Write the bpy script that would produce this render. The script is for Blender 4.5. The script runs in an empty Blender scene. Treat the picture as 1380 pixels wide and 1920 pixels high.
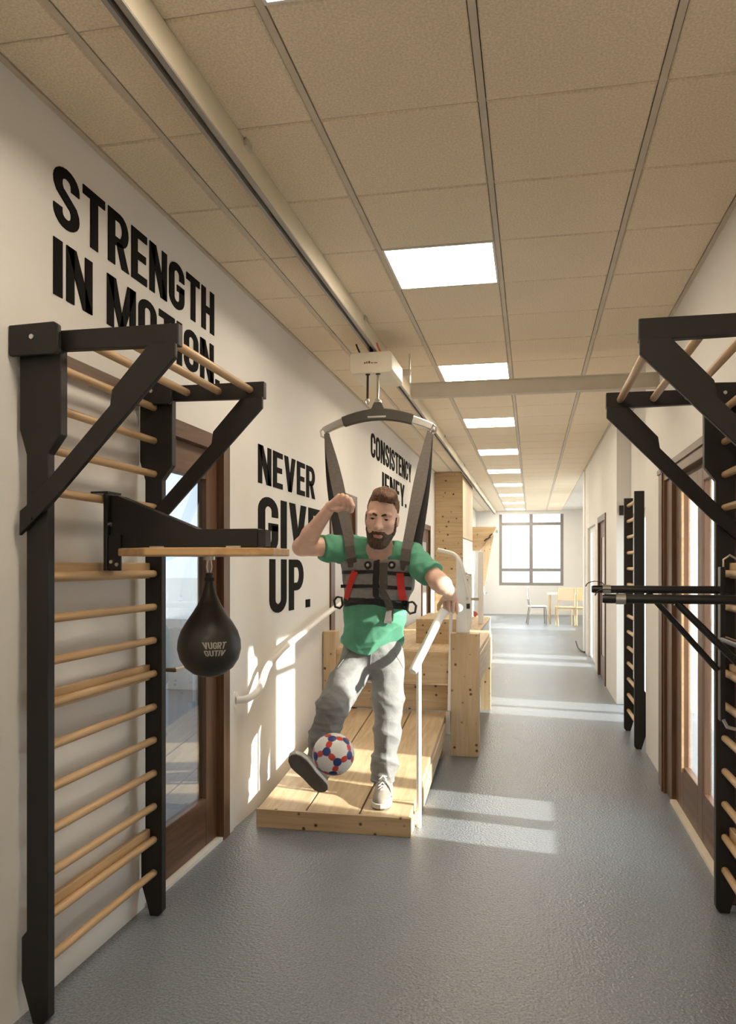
import bpy, bmesh, math, random
import numpy as np
from mathutils import Vector, Matrix
from mathutils.bvhtree import BVHTree
random.seed(7)
S = bpy.context.scene
C = S.collection
PI = math.pi

# ------------------------------------------------------------------ camera
cam_d = bpy.data.cameras.new('camera'); cam = bpy.data.objects.new('camera', cam_d); C.objects.link(cam)
cam_d.sensor_fit = 'HORIZONTAL'; cam_d.sensor_width = 36.0; cam_d.lens = 36.0*1500/1380
cam_d.shift_y = 98/1380; cam_d.clip_start = 0.05; cam_d.clip_end = 500
cam.location = (0, 0, 1.511); cam.rotation_euler = (PI/2, 0, math.atan(307/1500))
S.camera = cam
# ------------------------------------------------------------------ sky, sun, exposure
w = bpy.data.worlds.new('sky'); S.world = w; w.use_nodes = True
bg = w.node_tree.nodes['Background']; bg.inputs[0].default_value = (0.86, 0.93, 1.0, 1); bg.inputs[1].default_value = 4.0
sun_d = bpy.data.lights.new('sun', 'SUN'); sun_d.energy = 15.0; sun_d.angle = math.radians(1.4); sun_d.color = (1.0, 0.92, 0.80)
sun = bpy.data.objects.new('sun', sun_d); C.objects.link(sun); sun.location = (12, -3, 6)
sun.rotation_euler = Vector((-1, 0.17, -0.373)).to_track_quat('-Z', 'Y').to_euler()
S.view_settings.view_transform = 'Standard'; S.view_settings.look = 'None'
S.view_settings.gamma = 1; S.view_settings.use_curve_mapping = False
S.view_settings.exposure = 0.0
LAMP = 22.0          # ceiling panel emission
H = 3.13             # ceiling height
XL, XR = -1.67, 0.90 # corridor walls
YB = 24.6            # end wall

# ------------------------------------------------------------------ materials
def nodes(name):
    m = bpy.data.materials.new(name); m.use_nodes = True
    t = m.node_tree; return m, t, t.nodes, t.links, t.nodes['Principled BSDF']
def bump_noise(t, b, scale, strength, dist=0.002, detail=4, coord=None):
    n = t.nodes.new('ShaderNodeTexNoise'); n.inputs['Scale'].default_value = scale; n.inputs['Detail'].default_value = detail
    if coord: t.links.new(coord, n.inputs['Vector'])
    bp = t.nodes.new('ShaderNodeBump'); bp.inputs['Strength'].default_value = strength; bp.inputs['Distance'].default_value = dist
    t.links.new(n.outputs['Fac'], bp.inputs['Height']); t.links.new(bp.outputs['Normal'], b.inputs['Normal'])
    return n
def mat(name, col, rough=0.6, metal=0.0, var=0.06, vscale=6, bump=0.0, bscale=80, bdist=0.002, spec=0.5, sss=0.0):
    m, t, N, L, b = nodes(name)
    b.inputs['Roughness'].default_value = rough; b.inputs['Metallic'].default_value = metal
    b.inputs['Specular IOR Level'].default_value = spec
    co = N.new('ShaderNodeTexCoord')
    n = N.new('ShaderNodeTexNoise'); n.inputs['Scale'].default_value = vscale; n.inputs['Detail'].default_value = 5
    L.new(co.outputs['Object'], n.inputs['Vector'])
    r = N.new('ShaderNodeValToRGB'); r.color_ramp.elements[0].position = 0.3; r.color_ramp.elements[1].position = 0.7
    r.color_ramp.elements[0].color = tuple(max(0, c*(1-var)) for c in col)+(1,)
    r.color_ramp.elements[1].color = tuple(min(1, c*(1+var)) for c in col)+(1,)
    L.new(n.outputs['Fac'], r.inputs['Fac']); L.new(r.outputs['Color'], b.inputs['Base Color'])
    if bump: bump_noise(t, b, bscale, bump, bdist, coord=co.outputs['Object'])
    if sss:
        b.inputs['Subsurface Weight'].default_value = sss; b.inputs['Subsurface Radius'].default_value = (0.02, 0.008, 0.004)
    return m
def wood(name, c1, c2, axis='Y', rough=0.5, knots=0.0, kscale=7.0, grain=1.0, spec=0.4):
    m, t, N, L, b = nodes(name)
    b.inputs['Roughness'].default_value = rough; b.inputs['Specular IOR Level'].default_value = spec
    co = N.new('ShaderNodeTexCoord'); mp = N.new('ShaderNodeMapping')
    s = [14*grain]*3; s['XYZ'.index(axis)] = 0.9*grain; mp.inputs['Scale'].default_value = s
    L.new(co.outputs['Object'], mp.inputs['Vector'])
    n = N.new('ShaderNodeTexNoise'); n.inputs['Scale'].default_value = 2.2; n.inputs['Detail'].default_value = 7; n.inputs['Distortion'].default_value = 0.6
    L.new(mp.outputs['Vector'], n.inputs['Vector'])
    r = N.new('ShaderNodeValToRGB'); e = r.color_ramp.elements
    e[0].position = 0.34; e[0].color = c2+(1,); e[1].position = 0.64; e[1].color = c1+(1,)
    L.new(n.outputs['Fac'], r.inputs['Fac'])
    out = r.outputs['Color']
    if knots:
        v = N.new('ShaderNodeTexVoronoi'); v.inputs['Scale'].default_value = kscale; v.inputs['Randomness'].default_value = 1.0
        L.new(co.outputs['Object'], v.inputs['Vector'])
        kr = N.new('ShaderNodeValToRGB'); ke = kr.color_ramp.elements
        ke[0].position = knots*0.45; ke[0].color = (1, 1, 1, 1); ke[1].position = knots; ke[1].color = (0, 0, 0, 1)
        L.new(v.outputs['Distance'], kr.inputs['Fac'])
        mx = N.new('ShaderNodeMix'); mx.data_type = 'RGBA'
        L.new(kr.outputs['Color'], mx.inputs[0]); L.new(out, mx.inputs[6]); mx.inputs[7].default_value = (0.07, 0.03, 0.012, 1)
        out = mx.outputs[2]
    L.new(out, b.inputs['Base Color'])
    bp = N.new('ShaderNodeBump'); bp.inputs['Strength'].default_value = 0.15; bp.inputs['Distance'].default_value = 0.001
    L.new(n.outputs['Fac'], bp.inputs['Height']); L.new(bp.outputs['Normal'], b.inputs['Normal'])
    return m
def emis(name, col, st):
    m, t, N, L, b = nodes(name)
    b.inputs['Base Color'].default_value = (0.8, 0.8, 0.8, 1)
    b.inputs['Emission Color'].default_value = col+(1,); b.inputs['Emission Strength'].default_value = st
    return m
def glass(name, tint=(0.94, 0.97, 0.97), refl=1.0):
    m = bpy.data.materials.new(name); m.use_nodes = True; t = m.node_tree; N = t.nodes; L = t.links
    N.remove(N['Principled BSDF']); o = N['Material Output']
    tr = N.new('ShaderNodeBsdfTransparent'); tr.inputs[0].default_value = tint+(1,)
    gl = N.new('ShaderNodeBsdfGlossy'); gl.inputs['Roughness'].default_value = 0.015
    fr = N.new('ShaderNodeLayerWeight'); fr.inputs[0].default_value = 0.5
    pw = N.new('ShaderNodeMath'); pw.operation = 'POWER'; pw.inputs[1].default_value = 5.0; L.new(fr.outputs['Facing'], pw.inputs[0])
    mm = N.new('ShaderNodeMath'); mm.operation = 'MULTIPLY_ADD'; mm.inputs[1].default_value = 0.96*refl; mm.inputs[2].default_value = 0.04*refl
    L.new(pw.outputs[0], mm.inputs[0])
    mx = N.new('ShaderNodeMixShader'); L.new(mm.outputs[0], mx.inputs[0]); L.new(tr.outputs[0], mx.inputs[1]); L.new(gl.outputs[0], mx.inputs[2])
    L.new(mx.outputs[0], o.inputs[0])
    return m

M = {}
M['wall'] = mat('painted_plaster', (0.80, 0.775, 0.745), 0.75, var=0.025, vscale=1.4, bump=0.12, bscale=120, bdist=0.001, spec=0.25)
M['wall_far'] = M['wall']
M['trimwhite'] = mat('white_trim_paint', (0.80, 0.78, 0.75), 0.5, var=0.02)
M['tile'] = mat('mineral_fibre_tile', (0.83, 0.71, 0.55), 0.9, var=0.14, vscale=120, bump=0.5, bscale=170, bdist=0.002, spec=0.1)  # warmth of the lamp light is put into the tan base
M['grid'] = mat('ceiling_grid_paint', (0.62, 0.54, 0.44), 0.6, var=0.03)
M['slab'] = mat('ceiling_slab_paint', (0.62, 0.58, 0.53), 0.9, var=0.03)
M['pine'] = wood('pine_deck', (0.66, 0.50, 0.32), (0.53, 0.38, 0.22), 'Y', 0.45)
M['pineX'] = wood('knotty_pine_across', (0.60, 0.44, 0.27), (0.48, 0.33, 0.18), 'X', 0.5, knots=0.20, kscale=15)
M['pineZ'] = wood('knotty_pine_upright', (0.60, 0.44, 0.27), (0.50, 0.35, 0.20), 'Z', 0.5, knots=0.20, kscale=14)
M['ply'] = wood('knotty_panel', (0.60, 0.43, 0.25), (0.50, 0.34, 0.18), 'X', 0.55, knots=0.20, kscale=9)
M['plyY'] = wood('pale_panel', (0.68, 0.52, 0.34), (0.60, 0.44, 0.27), 'Z', 0.55)
M['rung'] = wood('beech_rung', (0.62, 0.42, 0.23), (0.50, 0.32, 0.16), 'Y', 0.4)
M['board'] = wood('beech_board', (0.60, 0.38, 0.18), (0.46, 0.27, 0.12), 'X', 0.4)
M['brown'] = wood('dark_stained_wood', (0.150, 0.075, 0.040), (0.085, 0.040, 0.020), 'Z', 0.4)
M['brownY'] = wood('dark_stained_wood_rail', (0.150, 0.075, 0.040), (0.085, 0.040, 0.020), 'Y', 0.4)
M['black'] = mat('black_paint', (0.0085, 0.0070, 0.0055), 0.5, var=0.15, vscale=20, bump=0.05, bscale=200)
M['blackm'] = mat('black_metal', (0.016, 0.015, 0.014), 0.35, metal=0.2)
M['rubber'] = mat('black_rubber', (0.02, 0.02, 0.02), 0.7)
M['leather'] = mat('black_leather', (0.022, 0.018, 0.015), 0.42, var=0.2, vscale=30, bump=0.25, bscale=160, bdist=0.0015)
M['print'] = mat('grey_print', (0.36, 0.34, 0.31), 0.7)
M['letter'] = mat('black_vinyl_letter', (0.012, 0.011, 0.010), 0.9, spec=0.1)
M['steel'] = mat('brushed_steel', (0.62, 0.60, 0.57), 0.3, metal=1.0, var=0.05)
M['alu'] = mat('lamp_tinted_aluminium', (0.70, 0.64, 0.52), 0.35, metal=0.35, var=0.04, vscale=3)  # lamp glow on the track side is put into the cream tone
M['raillip'] = mat('shaded_rail_lip', (0.36, 0.34, 0.31), 0.45, metal=0.2, var=0.05)  # darker grey holds the shade of the track's downward face
M['slot'] = mat('dark_slot', (0.03, 0.028, 0.026), 0.6)
M['cream'] = mat('cream_plastic', (0.74, 0.66, 0.54), 0.4, var=0.03)
M['whitem'] = mat('white_powder_coat', (0.83, 0.80, 0.75), 0.35, var=0.02)
M['beam'] = mat('painted_beam', (0.58, 0.51, 0.42), 0.5, var=0.04)
M['greyframe'] = mat('grey_window_frame', (0.26, 0.24, 0.225), 0.5, var=0.04)
M['glass'] = glass('clear_glass')
M['dglass'] = glass('door_glass', (0.60, 0.64, 0.665), 2.4)
M['frost'] = mat('frosted_panel', (0.55, 0.53, 0.50), 0.35)
M['ground'] = mat('pale_paving', (0.52, 0.51, 0.49), 0.8, var=0.08, vscale=2)
M['lamp'] = emis('warm_diffuser', (1.0, 0.87, 0.68), LAMP)
M['hwhite'] = mat('white_laminate', (0.80, 0.79, 0.77), 0.4)
M['red'] = mat('red_webbing', (0.62, 0.03, 0.02), 0.7, bump=0.3, bscale=500)
M['webbing'] = mat('grey_webbing', (0.105, 0.088, 0.078), 0.8, var=0.12, vscale=60, bump=0.4, bscale=600)
M['gripd'] = mat('dark_grip_sleeve', (0.045, 0.038, 0.030), 0.7, bump=0.2, bscale=400)
M['vest'] = mat('grey_vest_fabric', (0.26, 0.24, 0.23), 0.85, var=0.12, vscale=40, bump=0.4, bscale=500)
M['blackweb'] = mat('black_webbing', (0.020, 0.018, 0.018), 0.75, bump=0.3, bscale=500)
M['shirt'] = mat('green_jersey', (0.105, 0.335, 0.215), 0.85, var=0.14, vscale=9, bump=0.25, bscale=18, bdist=0.012)
M['jeans'] = mat('light_grey_denim', (0.235, 0.235, 0.235), 0.85, var=0.12, vscale=14, bump=0.4, bscale=22, bdist=0.012)
M['shoe'] = mat('grey_suede', (0.30, 0.26, 0.225), 0.8, var=0.12, vscale=40, bump=0.2, bscale=200)
M['sole'] = mat('pale_rubber_sole', (0.62, 0.60, 0.56), 0.6)
M['tread'] = mat('dark_tread', (0.16, 0.14, 0.125), 0.8)
M['lace'] = mat('white_lace', (0.72, 0.70, 0.66), 0.8)
M['skin'] = mat('skin', (0.78, 0.50, 0.385), 0.5, var=0.10, vscale=18, sss=0.12, bump=0.08, bscale=140, bdist=0.001)
M['lip'] = mat('lip', (0.52, 0.25, 0.20), 0.45, sss=0.1)
M['eyew'] = mat('eye_white', (0.50, 0.47, 0.45), 0.25)
M['iris'] = mat('iris', (0.05, 0.045, 0.04), 0.15)
M['ballw'] = mat('white_panel', (0.78, 0.75, 0.72), 0.4, var=0.02)
M['balln'] = mat('navy_panel', (0.030, 0.055, 0.200), 0.4, var=0.05)
M['ballr'] = mat('red_panel', (0.60, 0.055, 0.035), 0.4, var=0.05)
M['chairw'] = wood('light_birch', (0.66, 0.48, 0.27), (0.56, 0.39, 0.20), 'Z', 0.45)
M['chairp'] = mat('tan_plywood', (0.50, 0.38, 0.26), 0.5)
M['clampred'] = mat('red_pad', (0.6, 0.12, 0.08), 0.6)
def hairmat(name, c1, c2):
    m, t, N, L, b = nodes(name)
    co = N.new('ShaderNodeTexCoord'); mp = N.new('ShaderNodeMapping'); mp.inputs['Scale'].default_value = (150, 40, 40)
    mp.inputs['Rotation'].default_value = (0.3, 0.4, 0.5)
    L.new(co.outputs['Object'], mp.inputs['Vector'])
    n = N.new('ShaderNodeTexNoise'); n.inputs['Scale'].default_value = 1.3; n.inputs['Detail'].default_value = 5
    L.new(mp.outputs['Vector'], n.inputs['Vector'])
    r = N.new('ShaderNodeValToRGB'); r.color_ramp.elements[0].position = 0.35; r.color_ramp.elements[1].position = 0.68
    r.color_ramp.elements[0].color = c1+(1,); r.color_ramp.elements[1].color = c2+(1,)
    L.new(n.outputs['Fac'], r.inputs['Fac']); L.new(r.outputs['Color'], b.inputs['Base Color'])
    b.inputs['Roughness'].default_value = 0.5
    bp = N.new('ShaderNodeBump'); bp.inputs['Strength'].default_value = 0.8; bp.inputs['Distance'].default_value = 0.006
    L.new(n.outputs['Fac'], bp.inputs['Height']); L.new(bp.outputs['Normal'], b.inputs['Normal'])
    return m
M['hair'] = hairmat('brown_hair', (0.035, 0.016, 0.008), (0.23, 0.105, 0.045))
M['beard'] = hairmat('beard_hair', (0.030, 0.014, 0.008), (0.120, 0.058, 0.030))
def floormat():
    m, t, N, L, b = nodes('speckled_vinyl')
    co = N.new('ShaderNodeTexCoord')
    a = N.new('ShaderNodeTexNoise'); a.inputs['Scale'].default_value = 1.1; a.inputs['Detail'].default_value = 3
    f = N.new('ShaderNodeTexNoise'); f.inputs['Scale'].default_value = 110; f.inputs['Detail'].default_value = 3
    L.new(co.outputs['Object'], a.inputs['Vector']); L.new(co.outputs['Object'], f.inputs['Vector'])
    r1 = N.new('ShaderNodeValToRGB'); r1.color_ramp.elements[0].color = (0.186, 0.206, 0.232, 1); r1.color_ramp.elements[1].color = (0.220, 0.244, 0.276, 1)
    r2 = N.new('ShaderNodeValToRGB'); r2.color_ramp.elements[0].position = 0.35; r2.color_ramp.elements[1].position = 0.65
    r2.color_ramp.elements[0].color = (0.72, 0.72, 0.72, 1); r2.color_ramp.elements[1].color = (1.25, 1.25, 1.25, 1)
    L.new(a.outputs['Fac'], r1.inputs['Fac']); L.new(f.outputs['Fac'], r2.inputs['Fac'])
    mx = N.new('ShaderNodeMix'); mx.data_type = 'RGBA'; mx.blend_type = 'MULTIPLY'; mx.inputs[0].default_value = 1
    L.new(r1.outputs['Color'], mx.inputs[6]); L.new(r2.outputs['Color'], mx.inputs[7]); L.new(mx.outputs[2], b.inputs['Base Color'])
    b.inputs['Roughness'].default_value = 0.30; b.inputs['Specular IOR Level'].default_value = 0.5
    v = N.new('ShaderNodeTexNoise'); v.inputs['Scale'].default_value = 75; v.inputs['Detail'].default_value = 2
    L.new(co.outputs['Object'], v.inputs['Vector'])
    bp = N.new('ShaderNodeBump'); bp.inputs['Strength'].default_value = 0.9; bp.inputs['Distance'].default_value = 0.006
    L.new(v.outputs['Fac'], bp.inputs['Height']); L.new(bp.outputs['Normal'], b.inputs['Normal'])
    return m
M['floor'] = floormat()

# ------------------------------------------------------------------ mesh builders
class MB:
    def __init__(s): s.v = []; s.f = []; s.smooth = False
    def box(s, x0, x1, y0, y1, z0, z1):
        o = len(s.v)
        s.v += [(x0,y0,z0),(x1,y0,z0),(x1,y1,z0),(x0,y1,z0),(x0,y0,z1),(x1,y0,z1),(x1,y1,z1),(x0,y1,z1)]
        s.f += [(o,o+3,o+2,o+1),(o+4,o+5,o+6,o+7),(o,o+1,o+5,o+4),(o+1,o+2,o+6,o+5),(o+2,o+3,o+7,o+6),(o+3,o,o+4,o+7)]
        return s
    def prism(s, pts, lo, hi, axis='Y'):
        """extrude a 2D polygon along axis; pts are the two other coordinates in xyz order"""
        o = len(s.v); n = len(pts)
        for t in (lo, hi):
            for p in pts:
                q = list(p); q.insert('XYZ'.index(axis), t); s.v.append(tuple(q))
        s.f.append(tuple(range(o, o+n))); s.f.append(tuple(range(o+2*n-1, o+n-1, -1)))
        for i in range(n):
            j = (i+1) % n; s.f.append((o+i, o+n+i, o+n+j, o+j))
        return s
    def tube(s, pts, r, n=12, cap=True):
        pts = [Vector(p) for p in pts]; o = len(s.v); k = len(pts)
        rs = r if isinstance(r, (list, tuple)) else [r]*k
        up = None
        for i, p in enumerate(pts):
            d = (pts[min(i+1, k-1)]-pts[max(i-1, 0)]).normalized()
            if up is None:
                up = Vector((0, 0, 1)) if abs(d.z) < 0.9 else Vector((1, 0, 0))
            a = d.cross(up).normalized(); up = a.cross(d).normalized()
            m = 1.0
            if 0 < i < k-1:
                c = (pts[i]-pts[i-1]).normalized().dot(d); m = 1/max(c, 0.6)
            for q in range(n):
                t = 2*PI*q/n
                s.v.append(tuple(p+(a*math.cos(t)+up*math.sin(t))*rs[i]*(m if m < 1.3 else 1.3)))
        for i in range(k-1):
            for q in range(n):
                w_ = (q+1) % n
                s.f.append((o+i*n+q, o+i*n+w_, o+(i+1)*n+w_, o+(i+1)*n+q))
        if cap:
            s.f.append(tuple(o+q for q in range(n-1, -1, -1))); s.f.append(tuple(o+(k-1)*n+q for q in range(n)))
        s.smooth = True
        return s
    def lathe(s, prof, c, n=32):
        o = len(s.v); k = len(prof)
        for r, z in prof:
            for q in range(n):
                t = 2*PI*q/n; s.v.append((c[0]+r*math.cos(t), c[1]+r*math.sin(t), c[2]+z))
        for i in range(k-1):
            for q in range(n):
                w_ = (q+1) % n; s.f.append((o+i*n+q, o+i*n+w_, o+(i+1)*n+w_, o+(i+1)*n+q))
        s.smooth = True
        return s
    def ribbon(s, pts, wdir, width, thick):
        """flat strap along pts; wdir = direction of its width"""
        pts = [Vector(p) for p in pts]; o = len(s.v); k = len(pts)
        ws = width if isinstance(width, (list, tuple)) else [width]*k
        for i, p in enumerate(pts):
            d = (pts[min(i+1, k-1)]-pts[max(i-1, 0)]).normalized()
            wd = Vector(wdir); wd = (wd-d*wd.dot(d)).normalized(); n = d.cross(wd).normalized()
            for a, b in ((-1,-1),(1,-1),(1,1),(-1,1)):
                s.v.append(tuple(p+wd*a*ws[i]/2+n*b*thick/2))
        for i in range(k-1):
            for q in range(4):
                w_ = (q+1) % 4; s.f.append((o+i*4+q, o+i*4+w_, o+(i+1)*4+w_, o+(i+1)*4+q))
        s.f.append((o+3, o+2, o+1, o)); e = o+(k-1)*4; s.f.append((e, e+1, e+2, e+3))
        return s
ORG = {}
def mk(name, verts, faces, m, parent=None, smooth=False, bevel=0.0, off=None):
    o0 = ORG[parent.name] if parent is not None else (0, 0, 0)
    if off is not None: o0 = off
    me = bpy.data.meshes.new(name)
    me.from_pydata([(v[0]-o0[0], v[1]-o0[1], v[2]-o0[2]) for v in verts], [], faces)
    me.update()
    if len(faces) < 3000:
        bm = bmesh.new(); bm.from_mesh(me); bmesh.ops.recalc_face_normals(bm, faces=bm.faces); bm.to_mesh(me); bm.free()
    if smooth: me.polygons.foreach_set('use_smooth', [True]*len(me.polygons))
    ob = bpy.data.objects.new(name, me); C.objects.link(ob)
    for q in (m if isinstance(m, (list, tuple)) else [m]): me.materials.append(M[q] if isinstance(q, str) else q)
    if parent is not None: ob.parent = parent; ORG[ob.name] = o0
    elif off is not None: ob.location = off; ORG[ob.name] = off
    else: ORG[ob.name] = (0, 0, 0)
    if bevel:
        bv = ob.modifiers.new('bevel', 'BEVEL'); bv.width = bevel; bv.segments = 2; bv.limit_method = 'ANGLE'
    return ob
def obj(name, mb, m, parent=None, bevel=0.0, off=None):
    ob = mk(name, mb.v, mb.f, m, parent, mb.smooth, bevel, off)
    if mb.smooth:
        try:
            me = ob.data; me.set_sharp_from_angle(angle=math.radians(40))
        except Exception: pass
    return ob
def tag(o, label, cat, group=None):
    o['label'] = label; o['category'] = cat
    if group: o['group'] = group
    return o
def thing(name, label, cat, loc=(0, 0, 0), group=None):
    o = bpy.data.objects.new(name, None); C.objects.link(o); o.location = loc; o.empty_display_size = 0.1
    ORG[o.name] = tuple(loc); return tag(o, label, cat, group)
def struct(name, mb, m, parent=None, bevel=0.0):
    o = obj(name, mb, m, parent, bevel)
    if parent is None: o['kind'] = 'structure'
    return o
def inst(src, name, loc, parent):
    """a copy of a piece that shares its mesh; loc in world coordinates"""
    o = src.copy(); o.name = name; C.objects.link(o); p = ORG[parent.name]; o.parent = parent
    o.location = (loc[0]-p[0], loc[1]-p[1], loc[2]-p[2]); ORG[o.name] = p
    return o
def piece(name, mesh_cache, key, build, m, loc, parent, bevel=0.0):
    """piece built around its own origin, mesh shared by key"""
    p = ORG[parent.name]
    if key not in mesh_cache:
        mb = build(); me = bpy.data.meshes.new(name); me.from_pydata(mb.v, [], mb.f); me.update()
        if mb.smooth:
            me.polygons.foreach_set('use_smooth', [True]*len(me.polygons))
            me.set_sharp_from_angle(angle=math.radians(40))
        me.materials.append(M[m]); mesh_cache[key] = me
    o = bpy.data.objects.new(name, mesh_cache[key]); C.objects.link(o); o.parent = parent
    o.location = (loc[0]-p[0], loc[1]-p[1], loc[2]-p[2]); ORG[o.name] = p
    if bevel:
        bv = o.modifiers.new('bevel', 'BEVEL'); bv.width = bevel; bv.segments = 1
    return o
CACHE = {}

# ------------------------------------------------------------------ room shell
struct('floor', MB().box(XL-0.05, 1.62, -3.5, YB+0.1, -0.12, 0.0), 'floor')
g = MB(); g.box(-60, 60, -60, 90, -0.30, -0.14); struct('ground', g, 'ground')
T = 0.13
D1 = (3.30, 4.22, 2.20); D2 = (6.54, 7.57, 2.16); D3 = (12.25, 13.33, 2.15)
def wall_y(mb, x0, x1, y0, y1, holes):
    y = y0
    for h in sorted(holes):
        a, b, z1 = h[:3]; z0 = h[3] if len(h) > 3 else 0.0
        if a > y: mb.box(x0, x1, y, a, 0, H+0.1)
        mb.box(x0, x1, a, b, z1, H+0.1)
        if z0 > 0: mb.box(x0, x1, a, b, 0, z0)
        y = b
    if y < y1: mb.box(x0, x1, y, y1, 0, H+0.1)
    return mb
struct('wall_left', wall_y(MB(), XL-T, XL, -3.5, YB, [D1, D2, D3]), 'wall')
RD = (3.90, 5.56, 2.07); RF = (10.28, 11.42, 2.15); RG = (12.02, 13.62, 2.1)
TR = 0.05
wr = wall_y(MB(), XR, XR+TR, -3.5, 6.76, [RD])
wr.box(XR+TR, 1.18, 6.70, 6.76, 0, H+0.1)
wall_y(wr, 1.05, 1.18, 6.76, 9.02, [(7.85, 8.98, 2.05)])
wr.box(XR, 1.18, 9.02, 9.15, 0, H+0.1)
wall_y(wr, XR, XR+T, 9.15, 14.3, [RF, RG])
wr.box(XR+T, 1.63, 14.17, 14.3, 0, H+0.1)
struct('wall_right', wr, 'wall')
struct('wall_right_end', wall_y(MB(), 1.5, 1.63, 14.3, YB, [(15.2, 17.6, 2.85, 0.85), (18.6, 20.6, 2.85, 0.1), (21.0, 23.3, 2.92, 0.83)]), 'wall')
bw = MB(); WX0, WX1, WZ0, WZ1 = -0.97, 0.93, 0.87, 3.02
bw.box(XL-T, WX0, YB, YB+0.15, 0, H+0.1); bw.box(WX1, 1.63, YB, YB+0.15, 0, H+0.1)
bw.box(WX0, WX1, YB, YB+0.15, 0, WZ0); bw.box(WX0, WX1, YB, YB+0.15, WZ1, H+0.1)
struct('wall_back', bw, 'wall')
struct('wall_front', MB().box(XL-T, XR+T, -3.63, -3.5, 0, H+0.1), 'wall')
# side room behind the glazed left door, wide openings added to brighten it with sky
sr = MB(); sr.box(-4.6, -4.5, 2.2, 2.6, 0, H); sr.box(-4.6, -4.5, 2.6, 8.6, 0, 0.15); sr.box(-4.6, -4.5, 2.6, 8.6, 2.95, H); sr.box(-4.6, -4.5, 8.6, 9.0, 0, H)
sr.box(-4.6, XL-T, 2.1, 2.2, 0, H); sr.box(-4.6, XL-T, 9.0, 9.1, 0, 0.85); sr.box(-4.6, -4.4, 9.0, 9.1, 0.85, H); sr.box(-4.4, XL-T, 9.0, 9.1, 2.95, H)
struct('wall_side', sr, 'trimwhite')
struct('floor_side', MB().box(-4.6, XL-0.05, 2.1, 9.1, -0.12, -0.001), 'floor')
struct('ceiling_side', MB().box(-4.6, XL-T-0.01, 2.1, 9.1, H, H+0.1), 'slab')
struct('baseboard_back', MB().box(XL, 1.5, YB-0.015, YB, 0, 0.07), 'trimwhite')

# ceiling: grid, single tiles, light panels
ceil = struct('ceiling', MB().box(XL-T, 1.63, -3.63, YB+0.15, H+0.03, H+0.2), 'slab')
GX = [XL, -1.37, -0.77, -0.17, 0.43, XR]; PIT = 0.61; R0 = -12
rows = range(R0, 34)
def rowy(r): return 4.04+PIT*r
LIGHT_ROWS = [-12, -8, -4, 0, 4, 8, 12, 16, 20, 24, 28, 32]
for i in range(1, 5):
    obj('grid_bar', MB().box(GX[i]-0.012, GX[i]+0.012, rowy(R0), YB, H-0.002, H+0.03), 'grid', ceil)
for r in rows:
    if r > R0: obj('cross_bar', MB().box(XL, XR, rowy(r)-0.012, rowy(r)+0.012, H+0.004, H+0.03), 'grid', ceil)
obj('wall_angle', MB().box(XL, XL+0.022, rowy(R0), YB, H-0.006, H+0.03), 'grid', ceil)
obj('wall_angle', MB().box(XR-0.022, XR, rowy(R0), YB, H-0.006, H+0.03), 'grid', ceil)
obj('ceiling_margin', MB().box(XR, 1.5, 14.3, YB, H, H+0.03), 'slab', ceil)
obj('ceiling_margin', MB().box(XR, 1.06, 6.76, 9.02, H, H+0.03), 'slab', ceil)
for r in rows:
    for i in range(5):
        if i == 2 and r in LIGHT_ROWS: continue
        x0 = GX[i]+(0.024 if i == 0 else 0.015); x1 = GX[i+1]-(0.024 if i == 4 else 0.015)
        y0 = rowy(r)+0.004; y1 = min(rowy(r+1)-0.004, YB-0.01)
        hx, hy = (x1-x0)/2, (y1-y0)/2
        def bt(hx=hx, hy=hy):
            m = MB(); c = 0.006
            m.v = [(-hx,-hy,0.024),(hx,-hy,0.024),(hx,hy,0.024),(-hx,hy,0.024),(-hx,-hy,c),(hx,-hy,c),(hx,hy,c),(-hx,hy,c),
                   (-hx+c,-hy+c,0),(hx-c,-hy+c,0),(hx-c,hy-c,0),(-hx+c,hy-c,0)]
            m.f = [(0,1,2,3),(4,5,1,0),(5,6,2,1),(6,7,3,2),(7,4,0,3),(8,9,5,4),(9,10,6,5),(10,11,7,6),(11,8,4,7),(11,10,9,8)]
            return m
        piece('ceiling_tile', CACHE, ('tile', i, round(hy, 3)), bt, 'tile', ((x0+x1)/2, (y0+y1)/2, H-0.004), ceil)
ORD = {-4: 'glowing square ceiling light cut by the top edge of the picture', 0: 'largest whole ceiling light panel, right of the hoist track',
       4: 'second whole glowing ceiling panel, just in front of the cross beam', 8: 'ceiling light panel just behind the painted cross beam',
       12: 'fourth whole ceiling light panel from the front, above the wooden column', 16: 'fifth whole ceiling light panel from the front',
       20: 'sixth whole ceiling light panel from the front', 24: 'seventh whole ceiling light panel from the front',
       28: 'second farthest thin ceiling light panel near the end window', 32: 'farthest ceiling light panel, right above the end window',
       -8: 'ceiling light panel behind the viewer, nearest one', -12: 'ceiling light panel behind the viewer, rear end of the row'}
for r in LIGHT_ROWS:
    y0, y1 = rowy(r)+0.006, rowy(r+1)-0.006; x0, x1 = -0.77+0.014, -0.17-0.014
    t = thing('ceiling_light', ORD[r], 'ceiling light', ((x0+x1)/2, (y0+y1)/2, H), 'row of square ceiling lights')
    f = MB(); f.box(x0, x1, y0, y0+0.012, H-0.006, H+0.028); f.box(x0, x1, y1-0.012, y1, H-0.006, H+0.028)
    f.box(x0, x0+0.012, y0+0.012, y1-0.012, H-0.006, H+0.028); f.box(x1-0.012, x1, y0+0.012, y1-0.012, H-0.006, H+0.028)
    obj('frame', f, 'trimwhite', t)
    obj('diffuser', MB().box(x0+0.012, x1-0.012, y0+0.012, y1-0.012, H-0.003, H+0.02), 'lamp', t)

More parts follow.
